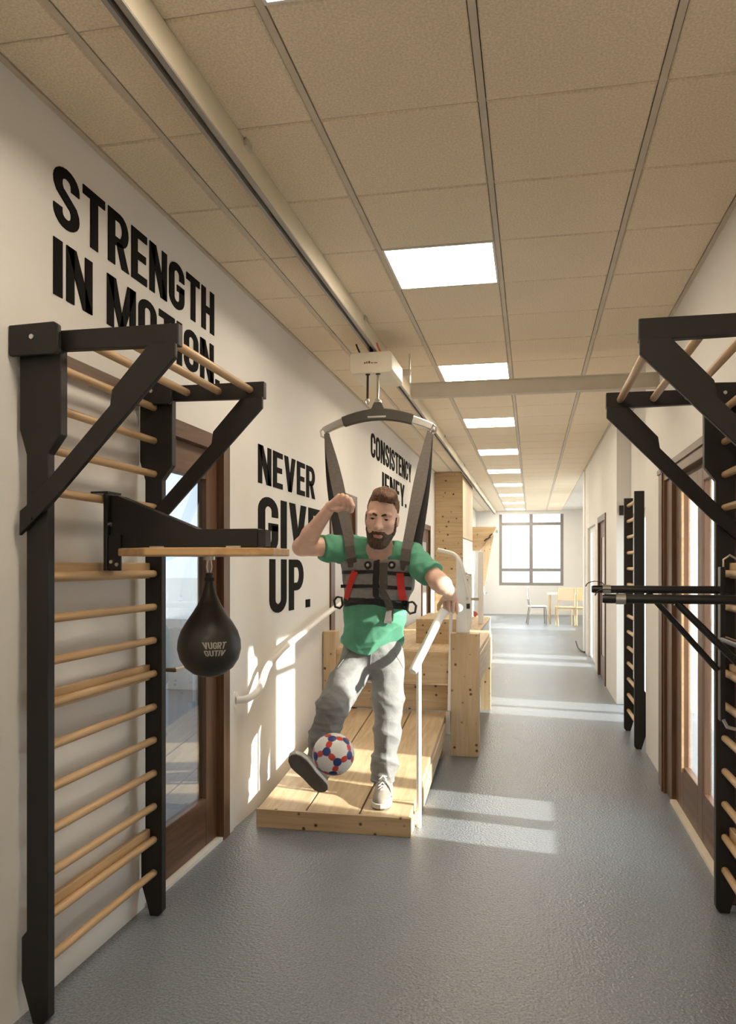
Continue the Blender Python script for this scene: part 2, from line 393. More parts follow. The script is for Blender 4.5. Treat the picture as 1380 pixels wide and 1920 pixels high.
# end window and far side windows
def window_grid(name, axis, pos, a0, a1, z0, z1, ms, ts, fw=0.09, dep=0.07):
    fr = None
    def bx(p0, p1, q0, q1, e=0.0):
        m = MB()
        if axis == 'Y': m.box(p0, p1, pos+e, pos+dep-e, q0, q1)
        else: m.box(pos+e, pos+dep-e, p0, p1, q0, q1)
        return m
    root = struct(name, bx(a0, a1, z0, z0+fw), 'greyframe')
    obj('frame_rail', bx(a0, a0+fw, z0+fw, z1), 'greyframe', root); obj('frame_rail', bx(a1-fw, a1, z0+fw, z1), 'greyframe', root)
    for c in ms: obj('mullion', bx(c-fw*0.6, c+fw*0.6, z0+fw, z1), 'greyframe', root)
    for c in ts: obj('transom', bx(a0+fw, a1-fw, c-fw/2, c+fw/2, 0.006), 'greyframe', root)
    e = [a0]+list(ms)+[a1]; q = [z0]+list(ts)+[z1]
    for i in range(len(e)-1):
        for j in range(len(q)-1):
            m = MB()
            if axis == 'Y': m.box(e[i]+0.02, e[i+1]-0.02, pos+0.03, pos+0.036, q[j]+0.02, q[j+1]-0.01)
            else: m.box(pos+0.03, pos+0.036, e[i]+0.02, e[i+1]-0.02, q[j]+0.02, q[j+1]-0.01)
            obj('pane', m, 'glass', root)
    return root
window_grid('window_1', 'Y', YB+0.02, WX0, WX1, WZ0, WZ1, [-0.02], [1.34, 2.73])
window_grid('window_2', 'X', 1.5, 15.2, 17.6, 0.85, 2.85, [16.4], [])
window_grid('window_3', 'X', 1.5, 18.6, 20.6, 0.1, 2.85, [19.6], [])
window_grid('window_4', 'X', 1.46, 21.0, 23.3, 0.83, 2.92, [22.1], [1.34])

# doors -------------------------------------------------------------
def glazed_leaf(root, x0, x1, y0, y1, z0, z1, sl, sr_, bot, top, gm='glass', fm='brown', fm2='brownY'):
    leaf = obj('door_leaf', MB().box(x0, x1, y0, y0+sl, z0, z1), fm, root, 0.003)
    obj('stile', MB().box(x0, x1, y1-sr_, y1, z0, z1), fm, leaf, 0.003)
    obj('bottom_rail', MB().box(x0, x1, y0+sl, y1-sr_, z0, z0+bot), fm2, leaf, 0.003)
    obj('top_rail', MB().box(x0, x1, y0+sl, y1-sr_, z1-top, z1), fm2, leaf, 0.003)
    xm = (x0+x1)/2
    obj('pane', MB().box(xm-0.004, xm+0.004, y0+sl-0.008, y1-sr_+0.008, z0+bot-0.008, z1-top+0.008), gm, leaf)
    return leaf
# left glazed door
d = struct('door_1', MB().box(XL-0.10, XL+0.02, 4.13, 4.22, 0, D1[2]), 'brown')
obj('casing', MB().box(XL-0.10, XL+0.02, 3.30, 4.13, 2.12, D1[2]), 'brownY', d); obj('casing', MB().box(XL-0.10, XL+0.02, 3.30, 3.37, 0, 2.12), 'brown', d)
glazed_leaf(d, XL-0.07, XL-0.02, 3.37, 4.13, 0.02, 2.12, 0.12, 0.15, 0.25, 0.16, 'dglass')
obj('threshold', MB().box(XL-0.10, XL+0.015, 3.26, 4.22, 0, 0.018), 'trimwhite', d)
hb = MB().tube([(XL-0.01, 3.46, 1.02), (XL+0.045, 3.46, 1.02), (XL+0.045, 3.60, 1.02)], 0.009); obj('door_handle', hb, 'steel', d)
# wooden doors with a light panel
def panel_door(name, xs, yy, h, sgn):
    a, b = yy
    d = struct(name, MB().box(min(xs, xs+sgn*0.10), max(xs, xs+sgn*0.10), a, a+0.08, 0, h), 'brown')
    lo, hi = min(xs, xs+sgn*0.10), max(xs, xs+sgn*0.10)
    obj('casing', MB().box(lo, hi, b-0.08, b, 0, h), 'brown', d); obj('casing', MB().box(lo, hi, a+0.08, b-0.08, h-0.08, h), 'brownY', d)
    l2, h2 = (xs+0.03, xs+0.07) if sgn > 0 else (xs-0.07, xs-0.03)
    lf = obj('door_leaf', MB().box(l2, h2, a+0.08, a+0.26, 0.01, h-0.08), 'brown', d)
    obj('stile', MB().box(l2, h2, b-0.26, b-0.08, 0.01, h-0.08), 'brown', lf)
    obj('bottom_rail', MB().box(l2, h2, a+0.26, b-0.26, 0.01, 0.3), 'brownY', lf); obj('top_rail', MB().box(l2, h2, a+0.26, b-0.26, h-0.28, h-0.08), 'brownY', lf)
    obj('panel', MB().box(l2+0.01, h2-0.01, a+0.26, b-0.26, 0.3, h-0.28), 'frost', lf)
    return d
panel_door('door_2', XL+0.015, D2[:2], D2[2], -1)
panel_door('door_3', XL+0.015, D3[:2], D3[2], -1)
panel_door('door_4', XR-0.015, RF[:2], RF[2], 1)
# right glazed double door
d = struct('door_5', MB().box(XR-0.045, XR+0.012, 5.56, 5.80, 0, 2.17), 'brown')
obj('casing', MB().box(XR-0.045, XR+0.012, 3.72, 5.56, 2.06, 2.17), 'brownY', d, 0.004); obj('casing', MB().box(XR-0.045, XR+0.012, 3.80, 3.90, 0, 2.06), 'brown', d, 0.004)
obj('jamb', MB().box(XR-0.03, XR+0.05, 5.36, 5.56, 0, 2.06), 'brown', d, 0.004); obj('jamb', MB().box(XR+0.012, XR+0.05, 3.90, 5.36, 2.031, 2.069), 'brownY', d)
obj('casing_bead', MB().box(XR-0.055, XR-0.045, 5.60, 5.64, 0, 2.17), 'brown', d); obj('casing_bead', MB().box(XR-0.055, XR-0.045, 3.75, 5.80, 2.12, 2.15), 'brownY', d)
glazed_leaf(d, XR-0.005, XR+0.035, 4.56, 5.36, 0.021, 2.03, 0.12, 0.25, 0.268, 0.07)
glazed_leaf(d, XR-0.005, XR+0.035, 3.90, 4.555, 0.021, 2.03, 0.24, 0.035, 0.268, 0.07)
obj('glazing_bead', MB().box(XR-0.017, XR-0.005, 5.085, 5.11, 0.26, 1.96), 'rung', d)
obj('threshold', MB().box(XR-0.04, XR+0.05, 3.90, 5.36, 0, 0.02), 'cream', d)
# glazed doors farther along the right wall
d = struct('door_6', MB().box(1.06, 1.16, 7.85, 7.90, 0, 2.05), 'trimwhite')
glazed_leaf(d, 1.09, 1.13, 7.90, 8.42, 0.0, 2.05, 0.05, 0.06, 0.03, 0.07, 'glass', 'trimwhite', 'trimwhite')
glazed_leaf(d, 1.09, 1.13, 8.42, 8.98, 0.0, 2.05, 0.06, 0.05, 0.03, 0.07, 'glass', 'trimwhite', 'trimwhite')
d = struct('door_7', MB().box(XR+0.02, XR+0.12, 12.02, 12.08, 0, 2.1), 'trimwhite')
glazed_leaf(d, XR+0.04, XR+0.08, 12.08, 12.82, 0.0, 2.1, 0.06, 0.22, 0.03, 0.07, 'glass', 'trimwhite', 'trimwhite')
glazed_leaf(d, XR+0.04, XR+0.08, 12.82, 13.62, 0.0, 2.1, 0.22, 0.10, 0.03, 0.07, 'glass', 'trimwhite', 'trimwhite')
struct('trim_1', MB().box(0.885, 1.02, 14.18, 14.62, 0, H), 'trimwhite')
# long shallow trims on the walls
struct('trim_2', MB().box(XL, XL+0.012, 4.235, 4.30, 0, 2.2), 'wall', None, 0.003)

# ------------------------------------------------------------------ wall bars
POST = [(0.062, 0.0), (0.021, 0.138), (0.021, 0.279), (0.040, 0.302), (0.040, 1.872), (0.015, 1.955), (0.015, 2.26), (0.165, 2.26), (0.165, 1.935), (0.118, 1.872), (0.118, 0.02), (0.100, 0.0)]
ARM = [(0.100, 2.275), (0.575, 2.275), (0.575, 2.205), (0.100, 2.212)]
BRACE = [(0.484, 2.206), (0.358, 2.068), (0.351, 2.019), (0.100, 1.755), (0.050, 1.702), (0.028, 1.686), (0.026, 1.605), (0.145, 1.712), (0.575, 2.160), (0.575, 2.206)]
HEADB = [(0.004, 2.188), (0.004, 2.288), (0.166, 2.292), (0.182, 2.280), (0.182, 2.200), (0.170, 2.188)]
def wall_bars(label, xw, sg, y0, y1, top=True, group=None):
    def P(pts): return [(xw+sg*a, z) for a, z in pts]
    t = thing('wall_bars', label, 'wall bars', (xw+sg*0.08, (y0+y1)/2, 0), group)
    post = POST if top else [(a, min(z, 2.11)) for a, z in POST if z < 1.8]+[]
    if not top: post = [(0.062,0.0),(0.021,0.138),(0.021,0.45),(0.04,0.48),(0.04,2.11),(0.118,2.11),(0.118,0.02),(0.1,0.0)]
    for y in (y0, y1):
        ps = obj('post', MB().prism(P(post), y-0.02, y+0.02), 'black', t, 0.003)
        if top:
            obj('arm', MB().prism(P(ARM), y-0.017, y+0.017), 'black', t, 0.003)
            obj('brace', MB().prism(P(BRACE), y-0.040, y-0.021), 'black', t, 0.003)
            hb = obj('head_block', MB().prism(P(HEADB), y-0.062, y-0.041), 'black', t, 0.004)
            bolt = MB().tube([(xw+sg*0.09, y-0.069, 2.245), (xw+sg*0.09, y-0.061, 2.245)], 0.008, 10); obj('bolt', bolt, 'steel', hb)
            obj('bolt', MB().tube([(xw+sg*0.07, y-0.046, 1.66), (xw+sg*0.07, y-0.039, 1.66)], 0.006, 8), 'blackm', ps)
    L_ = y1-y0
    def br():
        return MB().tube([(0, -L_/2+0.018, 0), (0, -L_/2+0.022, 0), (0, L_/2-0.022, 0), (0, L_/2-0.018, 0)], [0.0135, 0.0155, 0.0155, 0.0135], 12)
    for k in range(15 if top else 14):
        if k == 10 and top: continue
        piece('rung', CACHE, ('rung', round(L_, 3)), br, 'rung', (xw+sg*0.082, (y0+y1)/2, 0.188+0.1425*k), t)
    if top:
        for a in (0.235, 0.375, 0.515):
            piece('rung', CACHE, ('rung', round(L_, 3)), br, 'rung', (xw+sg*a, (y0+y1)/2, 2.240), t)
        for z in (0.33, 1.036, 1.472):
            obj('plank', MB().box(min(xw+sg*0.042, xw+sg*0.064), max(xw+sg*0.042, xw+sg*0.064), y0+0.02, y1-0.02, z-0.022, z+0.045), 'rung', t, 0.003)
        pl = obj('plank', MB().box(min(xw+sg*0.02, xw+sg*0.045), max(xw+sg*0.02, xw+sg*0.045), y0+0.02, y1-0.02, 2.205, 2.258), 'brownY', t, 0.003)
        for yy in (y0+0.16, y1-0.16):
            a, b = xw+sg*0.044, xw+sg*0.05
            obj('screw', MB().tube([(a, yy, 2.23), (b, yy, 2.23)], 0.007, 8), 'steel', pl)
    return t
wall_bars('black wall bars with overhead arms and pine rungs carrying the speed bag', XL, 1, 2.375, 3.20)
wall_bars('black wall bars with overhead arms at the right picture edge holding dip handles', XR, -1, 2.62, 3.72)
wall_bars('narrow black wall bars standing in the wall recess, farther right', XR+0.04, -1, 6.86, 7.60, False)

# speed bag bracket
t = thing('bag_bracket', 'black steel arm with octagonal wooden board hooked on the left wall bars', 'bracket', (-1.55, 2.78, 1.48))
m_ = MB().box(-1.566, -1.550, 2.725, 2.835, 1.487, 1.775); pl = obj('mount_plate', m_, 'blackm', t, 0.003)
obj('hook_plate', MB().box(-1.620, -1.550, 2.730, 2.830, 1.776, 1.784), 'blackm', pl)
obj('clamp_plate', MB().box(-1.549, -1.500, 2.732, 2.742, 1.487, 1.62), 'blackm', t)
for (x, y, z) in ((-1.549, 2.75, 1.66), (-1.549, 2.81, 1.66), (-1.549, 2.81, 1.52)):
    obj('bolt', MB().tube([(x-0.002, y, z), (x+0.008, y, z)], 0.009, 8), 'steel', pl)
for (x, z) in ((-1.535, 1.52), (-1.512, 1.51)):
    obj('bolt', MB().tube([(x, 2.732, z), (x, 2.724, z)], 0.007, 8), 'steel', pl)
g_ = MB().prism([(-1.549, 1.770), (-1.52, 1.768), (-1.20, 1.640), (-0.970, 1.640), (-0.970, 1.572), (-1.549, 1.572)], 2.745, 2.815); arm = obj('arm', g_, 'blackm', t, 0.003)
obj('end_cap', MB().box(-0.968, -0.940, 2.75, 2.81, 1.576, 1.636), 'rubber', arm)
for x in (-1.36, -1.06): obj('strip_bolt', MB().box(x-0.028, x+0.028, 2.7425, 2.7455, 1.5725, 1.578), 'steel', arm)
oc = [( -1.19+0.298*math.cos(a*PI/4+PI/8)/math.cos(PI/8)*1.0, 2.79+0.235*math.sin(a*PI/4+PI/8)/math.cos(PI/8)) for a in range(8)]
obj('board', MB().prism(oc, 1.541, 1.569, 'Z'), 'board', t, 0.004)
# speed bag
bc = (-1.172, 2.79)
t = thing('speed_bag', 'black leather speed bag hanging under the wooden board', 'speed bag', (bc[0], bc[1], 1.093))
sw = obj('swivel', MB().tube([(bc[0], bc[1], 1.5405), (bc[0], bc[1], 1.527)], 0.022, 14), 'steel', t)
for s_ in (-1, 1): obj('link', MB().tube([(bc[0]+s_*0.006, bc[1], 1.53), (bc[0]+s_*0.010, bc[1], 1.50), (bc[0]+s_*0.004, bc[1], 1.478)], 0.003, 8), 'steel', sw)
prof = [(0.001, 0.0), (0.03, 0.003), (0.06, 0.014), (0.088, 0.036), (0.108, 0.068), (0.117, 0.105), (0.115, 0.138), (0.104, 0.172), (0.086, 0.203), (0.064, 0.235), (0.044, 0.268), (0.029, 0.302), (0.019, 0.336), (0.015, 0.362), (0.014, 0.385), (0.001, 0.388)]
bag = obj('bag_body', MB().lathe(prof, (bc[0], bc[1], 1.093), 40), 'leather', t)
obj('lacing', MB().tube([(bc[0], bc[1], 1.448), (bc[0], bc[1], 1.462)], 0.019, 14), 'blackweb', t)

# ------------------------------------------------------------------ lettering
def arc(cx, cy, rx, ry, a0, a1, n=10):
    return [(cx+rx*math.cos(math.radians(a0+(a1-a0)*i/n)), cy+ry*math.sin(math.radians(a0+(a1-a0)*i/n))) for i in range(n+1)]
def rib(path, t, closed=False):
    """quads of a thick polyline"""
    P = [Vector(p) for p in path]; n = len(P); L_, R_ = [], []
    for i in range(n):
        if closed: d = (P[(i+1) % n]-P[i-1])
        else: d = P[min(i+1, n-1)]-P[max(i-1, 0)]
        d.normalize(); nn = Vector((-d.y, d.x))
        L_.append(P[i]+nn*t/2); R_.append(P[i]-nn*t/2)
    q = []
    for i in range(n if closed else n-1):
        j = (i+1) % n; q.append([tuple(L_[i]), tuple(R_[i]), tuple(R_[j]), tuple(L_[j])])
    return q
def rect(x0, x1, y0, y1): return [(x0, y0), (x1, y0), (x1, y1), (x0, y1)]
def glyph(c):
    t = 0.165; h = t/2; W = 0.50; r = W/2-h; cx = W/2
    if c == 'I': return t, [rect(0, t, 0, 1)]
    if c == '.': return t, [rect(0, t, 0, t)]
    if c == 'T': return 0.48, [rect(0, 0.48, 1-t*0.95, 1), rect(0.24-h, 0.24+h, 0, 1-t*0.95)]
    if c == 'E': return 0.42, [rect(0, t, 0, 1), rect(t, 0.42, 0, t*.92), rect(t, 0.39, 0.43, 0.43+t*.9), rect(t, 0.42, 1-t*.92, 1)]
    if c == 'H': return W, [rect(0, t, 0, 1), rect(W-t, W, 0, 1), rect(t, W-t, 0.42, 0.42+t)]
    if c == 'N': return W+.02, [rect(0, t*.92, 0, 1), rect(W+.02-t*.92, W+.02, 0, 1), [(0, 1), (t*1.15, 1), (W+.02, 0), (W+.02-t*1.15, 0)]]
    if c == 'M': return 0.70, [rect(0, t*.95, 0, 1), rect(0.70-t*.95, 0.70, 0, 1), [(0, 1), (t*1.25, 1), (0.35+h*.8, 0.05), (0.35-h*.8, 0.05)], [(0.70-t*1.25, 1), (0.70, 1), (0.35+h*.8, 0.05), (0.35-h*.8, 0.05)]]
    if c == 'V': return 0.54, [[(0, 1), (t*1.08, 1), (0.27+h, 0), (0.27-h, 0)], [(0.54-t*1.08, 1), (0.54, 1), (0.27+h, 0), (0.27-h, 0)]]
    if c == 'Y': return 0.54, [[(0, 1), (t*1.1, 1), (0.27+h, 0.38), (0.27-h, 0.38)], [(0.54-t*1.1, 1), (0.54, 1), (0.27+h, 0.38), (0.27-h, 0.38)], rect(0.27-h, 0.27+h, 0, 0.42)]
    if c == 'O': return W, rib(arc(cx, 1-h-r, r, r, 0, 180)+arc(cx, h+r, r, r, 180, 360), t, True)
    if c == 'C': return W, rib([(W-h, 0.63)]+arc(cx, 1-h-r, r, r, 0, 180)+arc(cx, h+r, r, r, 180, 360)+[(W-h, 0.37)], t)
    if c == 'G': return W, rib([(W-h, 0.65)]+arc(cx, 1-h-r, r, r, 0, 180)+arc(cx, h+r, r, r, 180, 360)+[(W-h, 0.50)], t)+[rect(cx, W, 0.40, 0.54)]
    if c == 'U': return W, rib([(h, 1)]+arc(cx, h+r, r, r, 180, 360)+[(W-h, 1)], t)
    if c == 'S': return W, rib([(W-h, 0.68)]+arc(cx, 1-h-r, r, r, 0, 180)+[(h+.005, 0.68), (h+.04, 0.60), (cx-.05, 0.54), (cx+.05, 0.46), (W-h-.04, 0.40), (W-h-.005, 0.32)]+[p for p in arc(cx, h+r, r, r, 0, -180)]+[(h, 0.32)], t)
    if c in 'PR':
        y1, y0 = 1-h*.95, 0.46; rr = (y1-y0)/2
        q = [rect(0, t, 0, 1)]+rib([(t-.01, y1)]+arc(W-h-rr*.62, (y1+y0)/2, rr*.62, rr, 90, -90)+[(t-.01, y0)], t*.95)
        if c == 'R': q.append([(0.19, 0.46), (0.35, 0.46), (W+.01, 0), (W-.17, 0)])
        return W, q
    return 0.25, []
def wall_text(root, txt, y0, y1, z0, z1):
    gap = 0.075; tot = sum((glyph(c)[0]+gap) if c != ' ' else 0.25 for c in txt)-gap
    k = (y1-y0)/tot; x = 0
    for c in txt:
        if c == ' ': x += 0.25; continue
        wd, polys = glyph(c); mb = MB()
        for p in polys:
            a = sum(p[i][0]*p[(i+1) % len(p)][1]-p[(i+1) % len(p)][0]*p[i][1] for i in range(len(p)))
            if a < 0: p = p[::-1]
            mb.prism([(y0+(x+u)*k, z0+v*(z1-z0)) for u, v in p], XL+0.0005, XL+0.004, 'X')
        obj('letter', mb, 'letter', root); x += wd+gap
t = thing('wall_lettering', 'black wall slogan STRENGTH IN MOTION above the left wall bars', 'lettering', (XL, 3.3, 2.48))
wall_text(t, 'STRENGTH', 2.565, 4.035, 2.735, 2.955)
wall_text(t, 'IN MOTION.', 2.565, 4.11, 2.475, 2.680)
t = thing('wall_lettering', 'black wall slogan NEVER GIVE UP beside the glazed left door', 'lettering', (XL, 5.4, 1.18))
wall_text(t, 'NEVER', 4.74, 6.07, 2.02, 2.262)
wall_text(t, 'GIVE', 4.74, 6.22, 1.585, 1.945)
wall_text(t, 'UP.', 4.96, 5.93, 1.185, 1.545)
t = thing('wall_lettering', 'black wall slogan CONSISTENCY behind the man\'s head', 'lettering', (XL, 9.7, 2.27))
wall_text(t, 'CONSISTENCY', 8.30, 11.20, 2.655, 2.915)
wall_text(t, 'IENEY.', 8.95, 10.75, 2.275, 2.565)
# faint print on the speed bag, wrapped on its side facing the corridor
def bag_r(z):
    zz = z-1.093
    for i in range(len(prof)-1):
        if prof[i][1] <= zz <= prof[i+1][1]:
            f = (zz-prof[i][1])/(prof[i+1][1]-prof[i][1]); return prof[i][0]+f*(prof[i+1][0]-prof[i][0])
    return 0.1
a_c = math.atan2(-bc[1], -bc[0])+0.17; FLIP = 1.0
mb = MB()
for txt, xa, xb, za, zb, sk in (('VUGRT', -0.046, 0.046, 1.208, 1.232, 1.0), ('GUTIV', -0.040, 0.042, 1.182, 1.203, 0.9)):
    tot = sum(glyph(c)[0]+0.06 for c in txt); x = 0
    for c in txt:
        wd, polys = glyph(c)
        for p in polys:
            a = sum(p[i][0]*p[(i+1) % len(p)][1]-p[(i+1) % len(p)][0]*p[i][1] for i in range(len(p)))
            if a < 0: p = p[::-1]
            o = len(mb.v); n = len(p)
            for e in (0.0006, 0.0022):
                for u, v in p:
                    z = za+v*(zb-za); xx = (xa+(x+u)/tot*(xb-xa))*(0.80+0.20*v); rr = bag_r(z); an = a_c+xx/0.115*FLIP
                    mb.v.append((bc[0]+(rr+e)*math.cos(an), bc[1]+(rr+e)*math.sin(an), z))
            mb.f.append(tuple(range(o+n, o+2*n))); mb.f.append(tuple(range(o+n-1, o-1, -1)))
            for i in range(n):
                j = (i+1) % n; mb.f.append((o+i, o+j, o+n+j, o+n+i))
        x += wd+0.06
obj('print', mb, 'print', bag)

# ------------------------------------------------------------------ ceiling track, hoist, beam
TX0, TX1, TZ = -1.120, -1.067, 3.012
t = thing('ceiling_track', 'long metal ceiling track with a dark slot running to the end wall', 'hoist track', (-1.093, 12, TZ))
obj('rail_side', MB().box(TX1-0.012, TX1, -2.0, YB-0.2, TZ, H-0.005), 'alu', t, 0.002)
obj('rail_side', MB().box(TX0, TX0+0.012, -2.0, YB-0.2, TZ, H-0.005), 'alu', t, 0.002)
obj('rail_lip', MB().box(TX0-0.001, TX0+0.015, -2.0, YB-0.2, TZ-0.004, TZ+0.004), 'raillip', t)
obj('rail_lip', MB().box(TX1-0.018, TX1+0.001, -2.0, YB-0.2, TZ-0.004, TZ+0.004), 'raillip', t)
obj('rail_runner', MB().box(TX0+0.022, TX0+0.025, -2.0, YB-0.2, TZ+0.012, TZ+0.03), 'raillip', t)
obj('rail_channel', MB().box(TX0+0.012, TX1-0.012, -2.0, YB-0.2, TZ+0.03, H-0.005), 'slot', t)
for y in (2.9, 5.1, 7.5, 10.0, 13.0, 16.0, 20.0):
    obj('hanger', MB().box(TX1, TX1+0.012, y-0.03, y+0.03, H-0.035, H-0.005), 'steel', t)
t = thing('hoist', 'cream ceiling hoist box hanging on the track above the man', 'hoist', (-1.09, 5.6, 2.78))
obj('casing', MB().prism([(-1.237, 2.850), (-1.222, 2.828), (-0.952, 2.828), (-0.937, 2.850), (-0.937, 2.962), (-0.950, 2.975), (-1.224, 2.975), (-1.237, 2.962)], 5.40, 5.86), 'cream', t, 0.008)
obj('trolley', MB().box(-1.105, -1.080, 5.46, 5.80, 2.975, 3.03), 'blackm', t)
for x in (-1.165, -1.02):
    obj('cable_stub', MB().tube([(x, 5.42, 2.972), (x-0.012, 5.40, 3.0), (x-0.022, 5.39, 3.03)], 0.006, 8), 'rubber' if x < -1.1 else 'clampred', t)
mk_ = MB()
for i, (dx, wd, hh) in enumerate(((-0.045, 0.010, 0.010), (-0.030, 0.008, 0.014), (-0.015, 0.011, 0.016), (0.002, 0.014, 0.006), (0.022, 0.026, 0.005))):
    mk_.box(-1.087+dx, -1.087+dx+wd, 5.398, 5.3995, 2.894, 2.894+hh)
obj('maker_mark', mk_, 'brown', t)
obj('port', MB().tube([(-1.113, 5.43, 2.831), (-1.113, 5.43, 2.822)], 0.016, 12), 'rubber', t)
obj('port', MB().tube([(-1.040, 5.43, 2.831), (-1.040, 5.43, 2.822)], 0.016, 12), 'rubber', t)
def hook_pts(x, y, z, s=1.0):
    return [(x+0.012*s*math.sin(a), y, z-0.020*s*math.cos(a)) for a in [i*PI/6 for i in range(12)]]
st = obj('pull_strap', MB().tube([(-1.113, 5.43, 2.824), (-1.113, 5.42, 2.655)], 0.008, 8), 'blackweb', t)
obj('clip', MB().tube(hook_pts(-1.113, 5.42, 2.637)+[hook_pts(-1.113, 5.42, 2.637)[0]], 0.005, 8), 'steel', st)
st = obj('lift_strap', MB().tube([(-1.040, 5.43, 2.824), (-1.012, 5.27, 2.64), (-1.005, 5.22, 2.60)], 0.009, 8), 'steel', t)
obj('clip', MB().tube(hook_pts(-1.0, 5.20, 2.585, 1.2)+[hook_pts(-1.0, 5.20, 2.585, 1.2)[0]], 0.006, 8), 'steel', st)
# spreader bar
t = thing('spreader_bar', 'curved dark spreader bar with silver ends above the man\'s head', 'spreader bar', (-0.983, 5.12, 2.38))
def spp(u):   # u -1..1 along the bar
    return (-0.983+0.362*u, 5.12, 2.487-0.095*abs(u)**1.8)
def bar(u0, u1, w_, hh, n=10):
    return MB().ribbon([spp(u0+(u1-u0)*i/n) for i in range(n+1)], (0, 0, 1), [hh*(1.0-0.25*abs(u0+(u1-u0)*i/n)) for i in range(n+1)], w_)
obj('grip', bar(-0.64, 0.64, 0.05, 0.075), 'gripd', t, 0.006)
for s_ in (-1, 1):
    e = obj('end_arm', bar(s_*0.62, s_*1.0, 0.036, 0.062, 6), 'steel', t, 0.006)
    x, y, z = spp(s_*1.0)
    obj('strap_hook', MB().tube([(x, y, z+0.02), (x+s_*0.022, y, z), (x+s_*0.016, y, z-0.035), (x-s_*0.006, y, z-0.045), (x-s_*0.02, y, z-0.03)], 0.007, 8), 'steel', e)
obj('label_plate', MB().box(-1.045, -0.925, 5.0925, 5.0945, 2.462, 2.474), 'print', t)
ey = obj('eye_mount', MB().prism([(-1.05, 2.50), (-1.02, 2.53), (-1.005, 2.565), (-0.96, 2.565), (-0.945, 2.53), (-0.915, 2.50)], 5.10, 5.14), 'gripd', t, 0.004)
obj('eye_ring', MB().tube([(-0.985+0.02*math.sin(a), 5.155, 2.568+0.022*math.cos(a)) for a in [i*PI/6 for i in range(13)]], 0.006, 8), 'steel', ey)
# cross beam
t = thing('cross_beam', 'painted cross beam hanging under the ceiling tiles toward the right wall', 'beam', (0, 6.1, 2.79))
obj('beam_body', MB().box(-0.905, 0.895, 6.07, 6.13, 2.792, 2.892), 'beam', t, 0.003)
obj('beam_flange', MB().box(-0.905, 0.895, 6.06, 6.14, 2.889, 2.897), 'beam', t); obj('beam_flange', MB().box(-0.905, 0.895, 6.06, 6.14, 2.788, 2.795), 'beam', t)
obj('end_plate', MB().box(0.893, 0.899, 6.04, 6.16, 2.77, 2.915), 'beam', t); obj('end_plate', MB().box(-0.915, -0.905, 6.06, 6.14, 2.785, 2.90), 'alu', t)
obj('bracket', MB().box(-1.070, -0.915, 6.085, 6.115, 2.96, 3.012), 'alu', t); obj('bracket', MB().box(-0.925, -0.915, 6.08, 6.12, 2.89, H-0.004), 'alu', t)

# ------------------------------------------------------------------ timber ramp and stairs
SL = (0.335-0.105)/(6.39-4.40)
def rz(y): return 0.105+SL*(y-4.40)
t = thing('wooden_ramp', 'sloping pine plank ramp on which the man stands', 'ramp', (-1.1, 5.4, 0))
def plank(x0, x1, ya, yb, th=0.045, gap=0.005):
    m = MB(); m.prism([(ya, rz(ya)-th), (yb, rz(yb)-th), (yb, rz(yb)), (ya, rz(ya))], x0+gap, x1-gap, 'X'); return m
for x0, x1 in ((-1.55, -1.262), (-1.262, -0.952)): obj('plank', plank(x0, x1, 4.403, 6.38), 'pine', t, 0.003)
obj('plank', plank(-0.952, -0.662, 4.403, 4.625), 'pine', t, 0.003); obj('plank', plank(-0.952, -0.662, 4.632, 6.38), 'pine', t, 0.003)
obj('fascia', MB().box(-1.552, -0.655, 4.375, 4.402, 0, 0.106), 'pineX', t, 0.003)
for xa in (-0.68, -1.55):
    obj('stringer', MB().prism([(4.403, 0), (4.95, 0.0), (6.39, 0.17), (6.39, rz(6.39)-0.046), (4.403, rz(4.403)-0.046)], xa, xa+0.022, 'X'), 'pine', t, 0.002)
obj('foot_block', MB().box(-1.53, -0.68, 6.2, 6.28, 0, 0.15), 'pineX', t)
# stair platform
t = thing('timber_platform', 'knotty timber stair platform at the top of the ramp', 'platform', (-1.05, 7.2, 0))
obj('post', MB().box(-0.625, -0.405, 6.30, 6.44, 0, 0.965), 'pineZ', t, 0.005)
obj('post', MB().box(-1.665, -1.56, 6.30, 6.44, 0, 0.965), 'pineZ', t, 0.005)
obj('cross_beam', MB().box(-1.56, -0.625, 6.34, 6.42, 0.565, 0.815), 'pineX', t, 0.004)
obj('riser', MB().box(-1.56, -0.625, 6.421, 6.44, 0.335, 0.535), 'pineX', t, 0.003)
for i in range(5):
    xa = -1.64+i*0.245; obj('deck_plank', MB().box(xa, xa+0.24, 6.45, 8.5, 0.775, 0.815), 'pine', t, 0.003)
obj('side_panel', MB().box(-0.44, -0.41, 6.45, 8.5, 0.55, 0.775), 'pine', t, 0.003)
obj('leg', MB().box(-0.52, -0.42, 8.38, 8.48, 0, 0.775), 'pineZ', t); obj('leg', MB().box(-1.6, -1.5, 8.38, 8.48, 0, 0.775), 'pineZ', t)
obj('upper_riser', MB().box(-1.0, -0.645, 7.00, 7.03, 0.816, 1.0), 'pineX', t, 0.003)
obj('upper_tread', MB().box(-1.0, -0.645, 7.00, 7.9, 1.0, 1.03), 'pine', t, 0.003)
